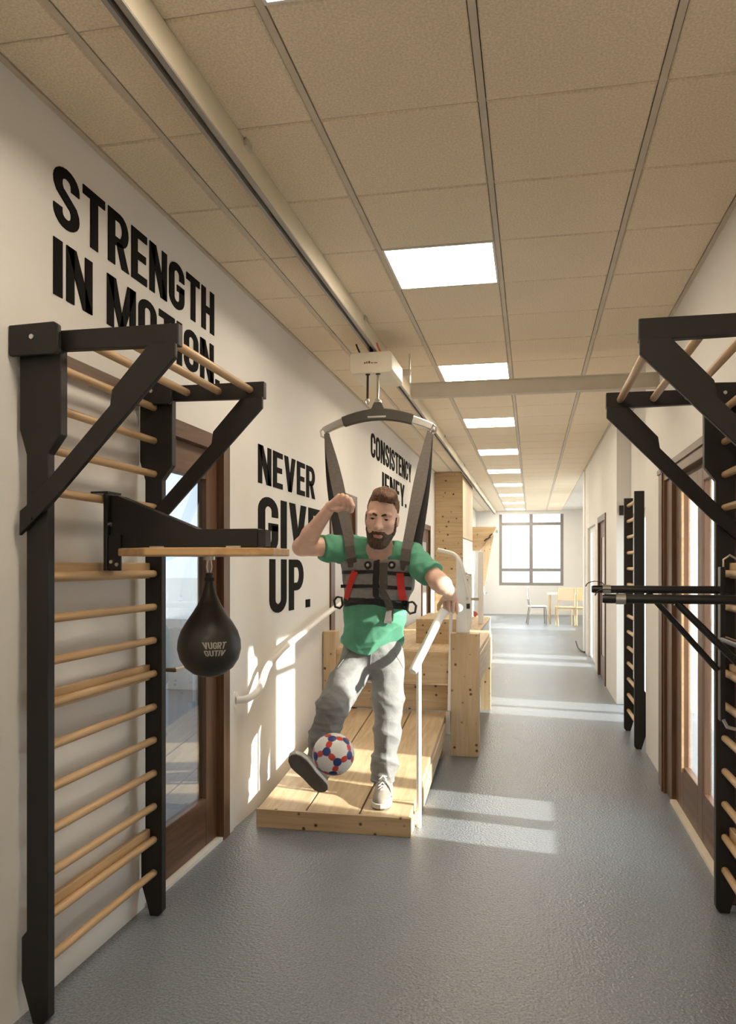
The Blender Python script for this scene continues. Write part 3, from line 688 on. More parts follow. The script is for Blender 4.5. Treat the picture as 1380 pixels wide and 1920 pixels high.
# handrail of the ramp
t = thing('ramp_handrail', 'white tubular handrail the man grips on the open side of the ramp', 'handrail', (-0.64, 5.4, 0))
RAILP = [(-0.660, 4.50, 0.905), (-0.528, 4.885, 1.232), (-0.436, 4.915, 1.243), (-0.625, 6.36, 1.17)]
def smoothpath(P, rad=0.06, n=5):
    P = [Vector(p) for p in P]; o = [P[0]]
    for i in range(1, len(P)-1):
        a = P[i]+(P[i-1]-P[i]).normalized()*min(rad, (P[i-1]-P[i]).length*0.45); b = P[i]+(P[i+1]-P[i]).normalized()*min(rad, (P[i+1]-P[i]).length*0.45)
        for k in range(n+1):
            s_ = k/n; o.append(a*(1-s_)**2+P[i]*2*s_*(1-s_)+b*s_*s_)
    o.append(P[-1]); return o
obj('rail', MB().tube([(-0.6616, 4.4955, 0.9005)]+smoothpath(RAILP, 0.04), [0.020]+[0.026]*14, 14), 'whitem', t)
obj('post', MB().tube([(-0.636, 4.57, 0), (-0.636, 4.57, 0.945)], 0.0145, 14), 'whitem', t)
obj('post', MB().tube([(-0.640, 6.30, 0.21), (-0.625, 6.33, 1.165)], 0.014, 12), 'whitem', t)
obj('bracket', MB().box(-0.657, -0.622, 6.22, 6.34, 0.19, 0.36), 'steel', t)
obj('bracket', MB().box(-0.656, -0.648, 4.55, 4.59, 0.02, 0.09), 'whitem', t)
# handrail on the left wall
t = thing('wall_handrail', 'grey white tubular handrail fixed to the left wall below the slogan', 'handrail', (XL+0.08, 5.4, 0.7))
obj('rail', MB().tube(smoothpath([(XL+0.012, 4.33, 0.735), (XL+0.075, 4.37, 0.735), (XL+0.08, 4.55, 0.765), (XL+0.08, 4.68, 0.885), (XL+0.08, 5.02, 0.965), (XL+0.08, 8.2, 1.40)], 0.07), 0.021, 14), 'whitem', t)
obj('flange', MB().tube([(XL+0.001, 4.33, 0.735), (XL+0.014, 4.33, 0.735)], 0.048, 20), 'whitem', t)
for y in (6.0, 7.7):
    z = 0.965+(y-5.02)*0.1368
    obj('bracket', MB().tube([(XL, y, z-0.06), (XL+0.07, y, z-0.055), (XL+0.08, y, z-0.015)], 0.008, 8), 'whitem', t)
# white panel with rail standing on the post
t = thing('stair_screen', 'white upright screen panel with bent top rail above the timber post', 'screen', (-0.535, 6.45, 0.945))
obj('panel', MB().prism([(-0.588, 0.967), (-0.482, 0.967), (-0.486, 1.28), (-0.548, 1.52), (-0.588, 1.58)], 6.36, 6.385), 'hwhite', t, 0.003)
obj('rail', MB().tube(smoothpath([(-0.742, 6.45, 1.628), (-0.60, 6.40, 1.592), (-0.555, 6.37, 1.53), (-0.492, 6.37, 1.285), (-0.487, 6.37, 1.0)], 0.05), 0.017, 12), 'whitem', t)
obj('clamp', MB().box(-0.505, -0.478, 6.345, 6.40, 1.16, 1.20), 'blackm', t)
obj('bolt', MB().tube([(-0.50, 6.36, 1.24), (-0.50, 6.35, 1.24)], 0.012, 8), 'steel', t)
# tall timber column by the left wall
t = thing('timber_column', 'tall knotty timber column reaching the ceiling by the left wall', 'column', (-1.4, 15, 0))
for i in range(4):
    za, zb = (0, 1.08, 1.86, 2.42, 3.12)[i:i+2]
    obj('panel', MB().box(XL+0.005, -1.175, 13.98, 14.02, za+0.002, zb-0.002), 'ply', t, 0.002)
obj('side_panel', MB().box(-1.205, -1.175, 14.021, 16.3, 1.98, 3.12), 'plyY', t, 0.002)
obj('side_panel', MB().box(-1.205, -1.175, 14.021, 16.3, 0.0, 1.96), 'hwhite', t, 0.002)
# low platform farther back
t = thing('low_platform', 'low wooden platform on the floor behind the timber post', 'platform', (-1.1, 11.4, 0))
for i in range(4): obj('deck_plank', MB().box(-1.60+i*0.245, -1.36+i*0.245, 9.9, 12.6, 0.66, 0.70), 'pine', t, 0.003)
obj('front_panel', MB().box(-1.6, -0.63, 9.92, 9.95, 0.0, 0.66), 'pineX', t, 0.003)
obj('side_panel', MB().box(-0.66, -0.63, 9.951, 12.6, 0.30, 0.66), 'hwhite', t, 0.003)
obj('side_panel', MB().box(-0.665, -0.615, 9.951, 13.1, 0.0, 0.29), 'pine', t, 0.003)
# white training frame on the low platform
t = thing('training_frame', 'white upright training frame with black clamps behind the screen panel', 'exercise frame', (-0.78, 11, 0.7))
obj('post', MB().box(-0.715, -0.645, 10.95, 11.03, 0.70, 1.68), 'whitem', t, 0.004)
obj('post', MB().box(-0.93, -0.80, 10.95, 11.03, 0.70, 1.36), 'whitem', t, 0.004)
obj('cross_bar', MB().box(-0.92, -0.70, 10.91, 10.95, 1.02, 1.06), 'steel', t, 0.003)
obj('clamp', MB().box(-0.90, -0.85, 10.89, 10.95, 1.20, 1.31), 'blackm', t, 0.003); obj('clamp', MB().box(-0.915, -0.86, 10.88, 10.91, 1.01, 1.075), 'blackm', t, 0.003)
obj('knob', MB().tube([(-0.93, 10.93, 1.36), (-0.86, 10.92, 1.39), (-0.80, 10.93, 1.37)], 0.018, 8), 'steel', t)
obj('pad', MB().prism([(-0.775, 0.875), (-0.735, 0.865), (-0.715, 0.83), (-0.75, 0.795), (-0.775, 0.81)], 10.90, 10.94), 'clampred', t, 0.003)
# triangular timber panel far left
t = thing('timber_gusset', 'triangular timber panel jutting from the far left wall', 'panel', (-1.2, 17, 1.0))
obj('panel', MB().prism([(XL+0.004, 2.30), (-0.725, 2.30), (-0.80, 2.15), (-1.08, 1.80), (XL+0.004, 1.74)], 16.98, 17.02), 'ply', t, 0.003)
obj('strut', MB().prism([(-0.83, 2.10), (-0.78, 2.14), (-0.965, 1.05), (-1.01, 1.05), (-1.04, 1.85)], 16.97, 17.03), 'pineZ', t, 0.003)
obj('rope', MB().tube([(-0.99, 17.0, 1.06), (-0.985, 17.0, 0.95), (-0.95, 17.0, 0.88), (-0.93, 17.0, 0.93)], 0.014, 8), 'steel', t)
obj('pulley', MB().tube([(-0.72, 16.96, 2.20), (-0.72, 17.04, 2.20)], 0.035, 12), 'steel', t)
for (x, z) in ((-0.95, 2.02), (-0.88, 2.06), (-0.84, 2.12)): obj('hold', MB().tube([(x-0.03, 16.965, z-0.02), (x+0.03, 16.965, z+0.03)], 0.016, 8), 'brown', t)

# dip handles on the right wall bars
t = thing('dip_handles', 'pair of black dip handles with braces on the right wall bars', 'dip station', (0.6, 3.25, 1.3))
for y, x0, z in ((3.56, 0.252, 1.404), (2.92, 0.243, 1.390)):
    h_ = obj('handle', MB().tube([(x0, y, z), (x0+0.01, y, z), (0.80, y, z)], [0.014, 0.0165, 0.0165], 14), 'blackm', t)
    obj('collar', MB().tube([(x0+0.045, y, z), (x0+0.078, y, z)], 0.0195, 14), 'steel', h_)
    obj('brace', MB().tube([(0.482 if y > 3 else 0.49, y, z-0.012), (0.76, y, z-0.335 if y > 3 else z-0.29)], 0.0125, 12), 'blackm', t)
    obj('upright', MB().box(0.765, 0.785, y-0.025, y+0.025, 0.86, 1.50), 'blackm', t, 0.003)
    hk = [(0.775, y-0.03, 1.50), (0.775, y-0.03, 1.53), (0.80, y-0.03, 1.548), (0.83, y-0.03, 1.53)]
    obj('hook', MB().tube(hk, 0.004, 8), 'steel', t)
    obj('hook', MB().tube([(0.775, y-0.03, 0.87), (0.79, y-0.03, 0.84), (0.83, y-0.03, 0.83)], 0.007, 8), 'steel', t)
    lp = [(x0+0.035+0.040*math.cos(a)-0.02, y+0.012*math.cos(a), z+0.012+0.022*math.sin(a)) for a in [i*PI/8 for i in range(9)]]
    obj('strap_loop', MB().ribbon(lp, (0, 1, 0), 0.022, 0.003), 'blackweb', h_)
obj('cross_tube', MB().tube([(0.775, 2.92, 1.20), (0.775, 3.56, 1.20)], 0.012, 10), 'blackm', t)
# small box and cable on the right wall
tag(obj('control_box', MB().box(0.925, 0.99, 8.985, 9.02, 2.04, 2.145), 'blackm', None, 0.004, (0.957, 9.0, 2.04)), 'small black box mounted high on the white recess return', 'control box')
tag(obj('floor_cable', MB().tube(smoothpath([(0.78, 14.9, 0.12), (0.80, 14.6, 0.03), (0.84, 14.3, 0.014), (0.882, 14.1, 0.014)], 0.08), 0.012, 8), 'slot', None, 0, (0.8, 14.5, 0)), 'thin grey cable on the floor beside the projecting white column', 'cable')

# ------------------------------------------------------------------ far table and chairs
t = thing('dining_table', 'pale table standing under the end window', 'table', (0.85, 21.3, 0))
obj('table_top', MB().box(0.40, 1.44, 20.9, 21.8, 0.73, 0.76), 'hwhite', t, 0.004)
for x in (0.46, 1.38):
    for y in (20.96, 21.74): obj('leg', MB().tube([(x, y, 0), (x, y, 0.73)], 0.022, 10), 'chairw', t)
def chair(label, loc, rz_, fm, pm, back=0.94):
    t = thing('dining_chair', label, 'chair', loc, 'chairs around the far table'); t.rotation_euler.z = rz_; ORG[t.name] = (0, 0, 0)
    obj('seat', MB().box(-0.22, 0.22, -0.22, 0.22, 0.44, 0.465), pm, t, 0.008)
    obj('backrest', MB().prism([(-0.21, 0.62), (-0.235, back), (-0.255, back), (-0.23, 0.62)], -0.20, 0.20, 'X'), pm, t, 0.006)
    for x in (-0.20, 0.20):
        obj('leg', MB().tube([(x, 0.20, 0), (x*0.98, 0.19, 0.44)], 0.014, 8), fm, t)
        obj('leg', MB().tube([(x, -0.26, 0), (x, -0.19, 0.42), (x, -0.215, 0.60), (x, -0.245, back-0.02)], 0.014, 8), fm, t)
    obj('seat_frame', MB().box(-0.20, 0.20, -0.20, 0.20, 0.415, 0.44), fm, t)
    return t
chair('grey metal framed chair seen from the side, left of the far table', (0.14, 20.7, 0), -PI/2+0.1, 'greyframe', 'hwhite')
chair('light wooden chair with tan backrest turned to the viewer at the far table', (0.80, 20.35, 0), 0.12, 'chairw', 'chairp')
chair('light wooden chair half hidden at the right end of the far table', (1.27, 20.20, 0), 0.0, 'chairw', 'chairw')

# ------------------------------------------------------------------ soccer ball
BC = Vector((-1.048, 4.19, 0.486)); BR = 0.113
t = thing('soccer_ball', 'white, navy and red soccer ball in the air before the raised foot', 'ball', tuple(BC))
def ico(n):
    ph = (1+5**.5)/2
    V = [Vector(v).normalized() for v in [(-1,ph,0),(1,ph,0),(-1,-ph,0),(1,-ph,0),(0,-1,ph),(0,1,ph),(0,-1,-ph),(0,1,-ph),(ph,0,-1),(ph,0,1),(-ph,0,-1),(-ph,0,1)]]
    F = [(0,11,5),(0,5,1),(0,1,7),(0,7,10),(0,10,11),(1,5,9),(5,11,4),(11,10,2),(10,7,6),(7,1,8),(3,9,4),(3,4,2),(3,2,6),(3,6,8),(3,8,9),(4,9,5),(2,4,11),(6,2,10),(8,6,7),(9,8,1)]
    base = (list(V), list(F))
    for _ in range(n):
        mid = {}; nf = []
        def mp(a, b):
            k = (min(a, b), max(a, b))
            if k not in mid: V.append((V[a]+V[b]).normalized()); mid[k] = len(V)-1
            return mid[k]
        for a, b, c in F:
            x, y, z = mp(a, b), mp(b, c), mp(c, a); nf += [(a,x,z),(b,y,x),(c,z,y),(x,y,z)]
        F = nf
    return V, F, base
V, F, (bV, bF) = ico(5)
rotm = Matrix.Rotation(0.35, 3, 'Z') @ Matrix.Rotation(0.5, 3, 'X') @ Matrix.Rotation(0.25, 3, 'Y')
cent = [(v, 0, 0.47) for v in bV]+[((bV[a]+bV[b]+bV[c]).normalized(), 1, 0.215) for a, b, c in bF]
ed = set()
for a, b, c in bF:
    for p, q in ((a, b), (b, c), (c, a)): ed.add((min(p, q), max(p, q)))
cent += [((bV[a]+bV[b]).normalized(), 2, 0.17) for a, b in ed]
CA = np.array([c[0][:] for c in cent]); CW = np.array([c[2] for c in cent])
VA = np.array([v[:] for v in V]); FA = np.array(F); FC = VA[FA].mean(1); FC /= np.linalg.norm(FC, axis=1)[:, None]
ang = np.arccos(np.clip(FC @ CA.T, -1, 1)); own = np.argmin(ang/CW, axis=1)
nm = ('white_panel', 'navy_panel', 'red_panel'); mt = ('ballw', 'balln', 'ballr')
for ci in range(len(cent)):
    fs = FA[own == ci]
    if len(fs) == 0: continue
    ids, inv = np.unique(fs, return_inverse=True); inv = inv.reshape(fs.shape)
    k_ = cent[ci][1]
    vs = [BC+(rotm @ Vector(VA[i]))*BR for i in ids]
    mk(nm[k_], [tuple(v) for v in vs], [tuple(int(q) for q in f) for f in inv], mt[k_], t, True)

# ------------------------------------------------------------------ implicit-surface modeller (for the man)
class Field:
    def __init__(s, lo, hi, h):
        s.lo = np.array(lo, float); s.h = h; s.n = (np.ceil((np.array(hi)-s.lo)/h)+1).astype(int)
        s.f = np.full(s.n, 0.2, np.float32)
    def sub(s, lo, hi):
        a = np.clip(np.floor((np.array(lo)-s.lo)/s.h).astype(int), 0, s.n); b = np.clip(np.ceil((np.array(hi)-s.lo)/s.h).astype(int)+1, 0, s.n)
        sl = tuple(slice(a[i], b[i]) for i in range(3))
        g = [(s.lo[i]+s.h*np.arange(a[i], b[i])).astype(np.float32) for i in range(3)]
        return sl, g[0][:, None, None], g[1][None, :, None], g[2][None, None, :]
    def full(s): return s.sub(s.lo, s.lo+s.h*s.n)
    def blend(s, sl, d, k):
        f = s.f[sl]
        if k > 0:
            hh = np.clip(0.5+0.5*(f-d)/k, 0, 1); s.f[sl] = f+(d-f)*hh-k*hh*(1-hh)
        else: s.f[sl] = np.minimum(f, d)
    def cone(s, a, b, r1, r2, k=0.02):
        a = np.array(a, float); b = np.array(b, float); r = max(r1, r2)+0.05+k
        sl, X, Y, Z = s.sub(np.minimum(a, b)-r, np.maximum(a, b)+r)
        d = b-a; L2 = max((d*d).sum(), 1e-9)
        t = np.clip(((X-a[0])*d[0]+(Y-a[1])*d[1]+(Z-a[2])*d[2])/L2, 0, 1)
        q = np.sqrt((X-a[0]-t*d[0])**2+(Y-a[1]-t*d[1])**2+(Z-a[2]-t*d[2])**2)-(r1+(r2-r1)*t)
        s.blend(sl, q.astype(np.float32), k); return s
    def chain(s, P, R, k=0.01):
        for i in range(len(P)-1): s.cone(P[i], P[i+1], R[i], R[i+1], k)
        return s
    def ell(s, c, r, k=0.02, ax=None, cut=False):
        c = np.array(c, float); r = np.array(r, float); A = np.eye(3) if ax is None else np.array(ax, float)
        m = r.max()+0.05+k; sl, X, Y, Z = s.sub(c-m, c+m)
        L_ = [((X-c[0])*A[i][0]+(Y-c[1])*A[i][1]+(Z-c[2])*A[i][2]) for i in range(3)]
        k0 = np.sqrt(sum((L_[i]/r[i])**2 for i in range(3))); k1 = np.sqrt(sum((L_[i]/r[i]**2)**2 for i in range(3)))+1e-6
        q = (k0*(k0-1)/k1).astype(np.float32)
        if cut:
            f = s.f[sl]; hh = np.clip(0.5-0.5*(f+q)/max(k, 1e-4), 0, 1); s.f[sl] = f+(-q-f)*hh+k*hh*(1-hh)
        else: s.blend(sl, q, k)
        return s
    def apply(s, fn):
        sl, X, Y, Z = s.full(); s.f = fn(s.f, X, Y, Z).astype(np.float32); return s
    def mesh(s):
        f = s.f; h = s.h; n = np.array(f.shape)-1
        sg = f < 0
        cnt = np.zeros(n, np.int8)
        for i in (0, 1):
            for j in (0, 1):
                for k in (0, 1): cnt += sg[i:i+n[0], j:j+n[1], k:k+n[2]]
        idx = np.argwhere((cnt > 0) & (cnt < 8))
        vid = np.full(n, -1, np.int32); vid[idx[:, 0], idx[:, 1], idx[:, 2]] = np.arange(len(idx))
        acc = np.zeros((len(idx), 3)); c = np.zeros(len(idx))
        for ax in range(3):
            o1, o2 = [q for q in range(3) if q != ax]
            for p in (0, 1):
                for q in (0, 1):
                    a = np.zeros(3, int); a[o1] = p; a[o2] = q; b = a.copy(); b[ax] = 1
                    ia = idx+a; ib = idx+b; fa = f[ia[:, 0], ia[:, 1], ia[:, 2]]; fb = f[ib[:, 0], ib[:, 1], ib[:, 2]]
                    m = (fa < 0) != (fb < 0); t_ = np.where(m, fa/np.where(m, fa-fb, 1), 0)
                    acc += np.where(m[:, None], a+t_[:, None]*(b-a), 0); c += m
        V_ = s.lo+h*(idx+acc/c[:, None])
        faces = []
        for ax in range(3):
            u, v = [(1, 2), (2, 0), (0, 1)][ax]
            a = [slice(None)]*3; b = [slice(None)]*3; a[ax] = slice(0, -1); b[ax] = slice(1, None)
            ch = np.argwhere(sg[tuple(a)] != sg[tuple(b)])
            ch = ch[(ch[:, u] > 0) & (ch[:, v] > 0) & (ch[:, u] < n[u]) & (ch[:, v] < n[v])]
            ins = sg[ch[:, 0], ch[:, 1], ch[:, 2]]
            def g(du, dv):
                e = ch.copy(); e[:, u] -= du; e[:, v] -= dv; return vid[e[:, 0], e[:, 1], e[:, 2]]
            q = np.stack([g(1, 1), g(0, 1), g(0, 0), g(1, 0)], 1)
            q[~ins] = q[~ins][:, ::-1]; faces.append(q)
        return V_, np.concatenate(faces)
def fobj(name, F_, m, parent=None, off=None):
    V_, Q = F_.mesh(); return mk(name, V_.tolist(), Q.tolist(), m, parent, True, 0, off)
def wob(X, Y, Z, s=1.0):
    return np.sin(17*s*X+3*np.sin(9*s*Z)+1.3)*np.sin(15*s*Z+2*np.sin(11*s*X)+0.7)*np.cos(12*s*Y+np.sin(13*s*Z))

def folds(X, Y, Z, seed, k0, n=7):
    """creases: sharp-edged waves running in mixed directions"""
    rg = np.random.RandomState(seed); o = 0
    for i in range(n):
        d = rg.normal(size=3); d[2] *= 1.6; d /= np.linalg.norm(d); k = k0*(0.7+0.9*rg.rand()); p = rg.rand()*6
        w_ = 1.6*np.sin(k*0.33*(X*d[1]-Z*d[0])+p)+1.2*np.sin(k*0.27*(Y+Z*d[1])+2*p)
        o = o+(1-np.abs(np.sin(k*(X*d[0]+Y*d[1]+Z*d[2])+w_+p)))**2*(0.5+0.5*np.sin(k*0.21*(X-Z*d[0])+3*p))
    return o/n
# ---- the man
PO = (-0.90, 4.66, 0.13)
HC = np.array((-0.846, 4.53, 1.768)); HS = 1.27
fw = np.array((0.03, -0.975, -0.20)); fw /= np.linalg.norm(fw)
xr = np.array((0.985, 0.02, -0.115)); xr -= fw*xr.dot(fw); xr /= np.linalg.norm(xr)
up = -np.cross(xr, fw); AX = (xr, fw, up)
def hp(x, y, z): return HC+HS*(xr*x+fw*y+up*z)
def hs(*r): return [HS*q for q in r]
def head_core(F_, g=0.0):
    F_.ell(hp(0, -0.012, 0.045), hs(0.070+g, 0.092+g, 0.084+g), 0.01, AX)
    F_.ell(hp(0, 0.028, 0.005), hs(0.062+g, 0.060+g, 0.080+g), 0.03, AX)
    F_.cone(hp(0, 0.030, -0.02), hp(0, 0.046, -0.080), HS*(0.055+g), HS*(0.036+g), 0.03)
    for s_ in (-1, 1):
        F_.cone(hp(s_*0.047, -0.006, -0.045), hp(s_*0.022, 0.058, -0.095), HS*(0.021+g), HS*(0.020+g), 0.03)
    F_.ell(hp(0, 0.068, -0.100), hs(0.026+g, 0.021+g, 0.020+g), 0.02, AX)
body = Field((-1.46, 4.22, 0.86), (-0.36, 5.02, 1.98), 0.0042)
B = body
head_core(B)
for s_ in (-1, 1):
    B.ell(hp(s_*0.043, 0.060, -0.012), hs(0.022, 0.020, 0.020), 0.02, AX)      # cheek
    B.ell(hp(s_*0.030, 0.077, 0.036), hs(0.026, 0.013, 0.010), 0.014, AX)      # brow
    B.ell(hp(s_*0.031, 0.094, 0.016), hs(0.019, 0.016, 0.011), 0.012, AX, cut=True)
    B.ell(hp(s_*0.071, -0.006, 0.002), hs(0.009, 0.019, 0.031), 0.008, AX)     # ear
    B.ell(hp(s_*0.078, 0.002, 0.004), hs(0.006, 0.009, 0.018), 0.006, AX, cut=True)
    B.ell(hp(s_*0.0125, 0.092, -0.020), hs(0.009, 0.012, 0.009), 0.008, AX)    # nostril wing
B.chain([hp(0, 0.080, 0.028), hp(0, 0.096, -0.004), hp(0, 0.106, -0.018)], hs(0.009, 0.0095, 0.0125), 0.012)
B.ell(hp(0, 0.085, -0.052), hs(0.024, 0.012, 0.010), 0.012, AX); B.ell(hp(0, 0.083, -0.065), hs(0.019, 0.011, 0.007), 0.010, AX)
B.ell(hp(0, 0.104, -0.0585), hs(0.020, 0.006, 0.0014), 0.003, AX, cut=True)
B.cone((-0.862, 4.565, 1.68), (-0.876, 4.655, 1.50), 0.068, 0.082, 0.03)
for s_, e in ((-1, (-1.08, 4.67, 1.60)), (1, (-0.72, 4.64, 1.54))): B.cone((-0.872, 4.62, 1.575), e, 0.050, 0.042, 0.04)
B.ell((-0.89, 4.69, 1.42), (0.185, 0.105, 0.18), 0.04); B.ell((-0.935, 4.77, 1.15), (0.15, 0.075, 0.24), 0.03)
# raised arm (picture left)
SHL, ELL_, WRL = (-1.12, 4.66, 1.615), (-1.318, 4.50, 1.612), (-1.122, 4.42, 1.838)
B.cone(SHL, ELL_, 0.062, 0.052, 0.02)
fm_ = tuple(np.array(ELL_)*0.68+np.array(WRL)*0.32)
B.chain([ELL_, fm_, WRL], [0.046, 0.050, 0.031], 0.025)
K = [(-1.066, 4.392, 1.896), (-1.040, 4.368, 1.896), (-1.014, 4.350, 1.887), (-0.990, 4.340, 1.871)]
for i, kq in enumerate(K):
    kq = np.array(kq); B.cone(WRL, kq, 0.025, 0.0145, 0.012)
    ln = (0.046, 0.050, 0.048, 0.041)[i]
    p1 = kq+np.array((0.020, -0.012, -0.90*ln)); p2 = p1+np.array((-0.012, 0.016, -0.028)); p3 = p2+np.array((-0.022, 0.020, 0.006))
    B.chain([kq, p1, p2, p3], [0.0132, 0.0122, 0.0112, 0.010], 0.0015)
B.chain([(-1.104, 4.402, 1.826), (-1.070, 4.372, 1.818), (-1.040, 4.358, 1.822)], [0.018, 0.0145, 0.0125], 0.006)
# arm to the handrail (picture right)
SHR, ELR, WRR = (-0.655, 4.63, 1.555), (-0.520, 4.52, 1.415), (-0.480, 4.815, 1.345)
B.cone(SHR, ELR, 0.050, 0.052, 0.02)
fm_ = tuple(np.array(ELR)*0.65+np.array(WRR)*0.35)
B.chain([ELR, fm_, WRR], [0.050, 0.051, 0.034], 0.025)
K = [(-0.522, 4.868, 1.300), (-0.497, 4.862, 1.308), (-0.472, 4.866, 1.303), (-0.449, 4.876, 1.290)]
for i, kq in enumerate(K):
    kq = np.array(kq); B.cone(WRR, kq, 0.028, 0.0155, 0.014)
    ln = (0.036, 0.041, 0.040, 0.032)[i]
    p1 = kq+np.array((0.003, -0.006, -ln)); p2 = p1+np.array((0.000, 0.006, -0.030)); p3 = p2+np.array((0.0, 0.020, -0.014))
    B.chain([kq, p1, p2, p3], [0.0125, 0.0112, 0.0102, 0.0092], 0.003)
B.chain([(-0.500, 4.845, 1.325), (-0.532, 4.872, 1.296), (-0.556, 4.890, 1.262), (-0.560, 4.900, 1.232)], [0.019, 0.0145, 0.0125, 0.011], 0.005)
man = fobj('person', B, ['skin', 'lip'], None, PO)
tag(man, 'bearded man in green shirt and grey trousers kicking a ball on the ramp', 'person')
# lips get their own material by place
me = man.data
cen = np.empty(len(me.polygons)*3); me.polygons.foreach_get('center', cen); cen = cen.reshape(-1, 3)+np.array(PO)
rel = (cen-HC)/HS; lx, ly, lz = rel @ xr, rel @ fw, rel @ up
lips = (ly > 0.070) & (((lx/0.0215)**2+((lz+0.0610)/0.0075)**2) < 1)
me.polygons.foreach_set('material_index', lips.astype(np.int32))
for s_ in (-1, 1):
    ec = hp(s_*0.031, 0.0705, 0.0165); e = MB(); r_ = 0.0125*HS
    e.v = [tuple(np.array(ec)+np.array(v[:])*r_) for v in ico(3)[0]]; e.f = [tuple(f) for f in ico(3)[1]]; e.smooth = True
    eo = mk('eye', e.v, e.f, 'eyew', man, True)
    look = np.array((0.10, -0.985, -0.08)); look /= np.linalg.norm(look)
    V3, F3, _ = ico(4); kk = [i for i, f in enumerate(F3) if np.mean([np.array(V3[q][:]).dot(look) for q in f]) > 0.80]
    mk('iris', [tuple(np.array(ec)+np.array(v[:])*r_*1.02) for v in V3], [tuple(F3[i]) for i in kk], 'iris', eo, True)
    # eyebrow and upper lid
    br = MB().tube([hp(s_*0.010, 0.0885, 0.031), hp(s_*0.024, 0.0885, 0.037), hp(s_*0.040, 0.080, 0.0365), hp(s_*0.052, 0.066, 0.030)], [HS*0.004, HS*0.0052, HS*0.0046, HS*0.002], 8)
    obj('eyebrow', br, 'beard', man)
    ld = MB().tube([hp(s_*0.016, 0.082, 0.0165), hp(s_*0.024, 0.0845, 0.0225), hp(s_*0.034, 0.0835, 0.0235), hp(s_*0.046, 0.074, 0.0165)], [HS*0.003, HS*0.0042, HS*0.0042, HS*0.003], 8)
    obj('eyelid', ld, 'skin', man)
# hair
Hf_ = Field(HC-0.20, HC+0.23, 0.0042)
Hf_.ell(hp(0, -0.020, 0.052), hs(0.0735, 0.093, 0.088), 0.01, AX)
Hf_.ell(hp(0.012, 0.036, 0.116), hs(0.054, 0.046, 0.026), 0.03, AX); Hf_.ell(hp(0.024, 0.062, 0.112), hs(0.040, 0.030, 0.020), 0.02, AX)
Hf_.ell(hp(0, -0.02, 0.122), hs(0.05, 0.06, 0.022), 0.03, AX)
def hc(f, X, Y, Z):
    rx, ry, rz_ = (X-HC[0])/HS, (Y-HC[1])/HS, (Z-HC[2])/HS
    lx = rx*xr[0]+ry*xr[1]+rz_*xr[2]; ly = rx*fw[0]+ry*fw[1]+rz_*fw[2]; lz = rx*up[0]+ry*up[1]+rz_*up[2]
    hl = 0.090-0.16*np.abs(lx-0.004)*(np.abs(lx) < 0.05)-0.000            # hairline height on the forehead
    line = np.where(ly > 0.030, hl-0.35*np.clip(np.abs(lx)-0.052, 0, 0.05)*8, np.where(ly > 0.008, 0.004, np.where(ly > -0.03, 0.034, -0.02)))
    st = 0.0030*np.sin(75*lx-38*ly+2.5*np.sin(40*ly)+1.7*np.sin(55*lx))+0.0016*np.sin(170*lx-90*ly+3*np.sin(60*lx))
    return np.maximum(f+st*(lz > 0.06), (line-lz)*HS*0.8)
Hf_.apply(hc); fobj('hair', Hf_, 'hair', man)
# beard
Bf = Field(HC-0.22, HC+0.20, 0.0042)
head_core(Bf, 0.0035)
Bf.ell(hp(0, 0.078, -0.101), hs(0.030, 0.020, 0.022), 0.02, AX)
Bf.ell(hp(0, 0.0855, -0.0500), hs(0.029, 0.0145, 0.0085), 0.01, AX)
def bf(f, X, Y, Z):
    rx, ry, rz_ = (X-HC[0])/HS, (Y-HC[1])/HS, (Z-HC[2])/HS
    lx = rx*xr[0]+ry*xr[1]+rz_*xr[2]; ly = rx*fw[0]+ry*fw[1]+rz_*fw[2]; lz = rx*up[0]+ry*up[1]+rz_*up[2]
    ax_ = np.abs(lx)
    topl = np.where(ly > 0.030, np.where(ax_ < 0.030, -0.0415, -0.050+np.clip(ax_-0.030, 0, 0.03)*1.5), np.where(ly > 0.0, -0.005+0.0*lz, -0.3))
    topl = np.where((ly <= 0.030) & (ly > 0.004), 0.020, topl)
    o = np.maximum(f, (lz-topl)*HS); o = np.maximum(o, (-0.122-lz)*HS); o = np.maximum(o, (0.000-ly)*HS*0.8)
    mouth = (np.sqrt((lx/0.0190)**2+((lz+0.0615)/0.0062)**2)-1)*0.010*HS
    o = np.where(ly > 0.05, np.maximum(o, -mouth), o)
    cheek = (np.sqrt(((ax_-0.046)/0.019)**2+((lz+0.026)/0.030)**2)-1)*0.02*HS
    o = np.where(ly > 0.02, np.maximum(o, -cheek), o)
    return o+0.0012*np.sin(300*lx+40*lz)*np.sin(280*lz+120*ly)
Bf.apply(bf); fobj('beard', Bf, 'beard', man)
# shirt
def torso(F_, g=0.0):
    F_.ell((-0.890, 4.685, 1.435), (0.212+g, 0.130+g, 0.175+g), 0.05)
    F_.ell((-0.925, 4.73, 1.22), (0.192+g, 0.122+g, 0.22+g), 0.06)
    F_.ell((-0.945, 4.77, 1.03), (0.200+g, 0.128+g, 0.15+g), 0.06)
Sh = Field((-1.34, 4.38, 0.90), (-0.44, 5.02, 1.74), 0.0055)
torso(Sh)
Sh.cone((-1.06, 4.672, 1.585), (-0.71, 4.645, 1.545), 0.078, 0.078, 0.06)
Sh.cone((-0.93, 4.65, 1.60), (-1.05, 4.67, 1.60), 0.060, 0.068, 0.04); Sh.cone((-0.82, 4.635, 1.585), (-0.72, 4.645, 1.56), 0.060, 0.066, 0.04)
Sh.cone((-1.08, 4.668, 1.60), (-1.215, 4.583, 1.606), 0.082, 0.080, 0.03)
Sh.cone((-0.69, 4.64, 1.55), (-0.560, 4.548, 1.447), 0.084, 0.078, 0.03)
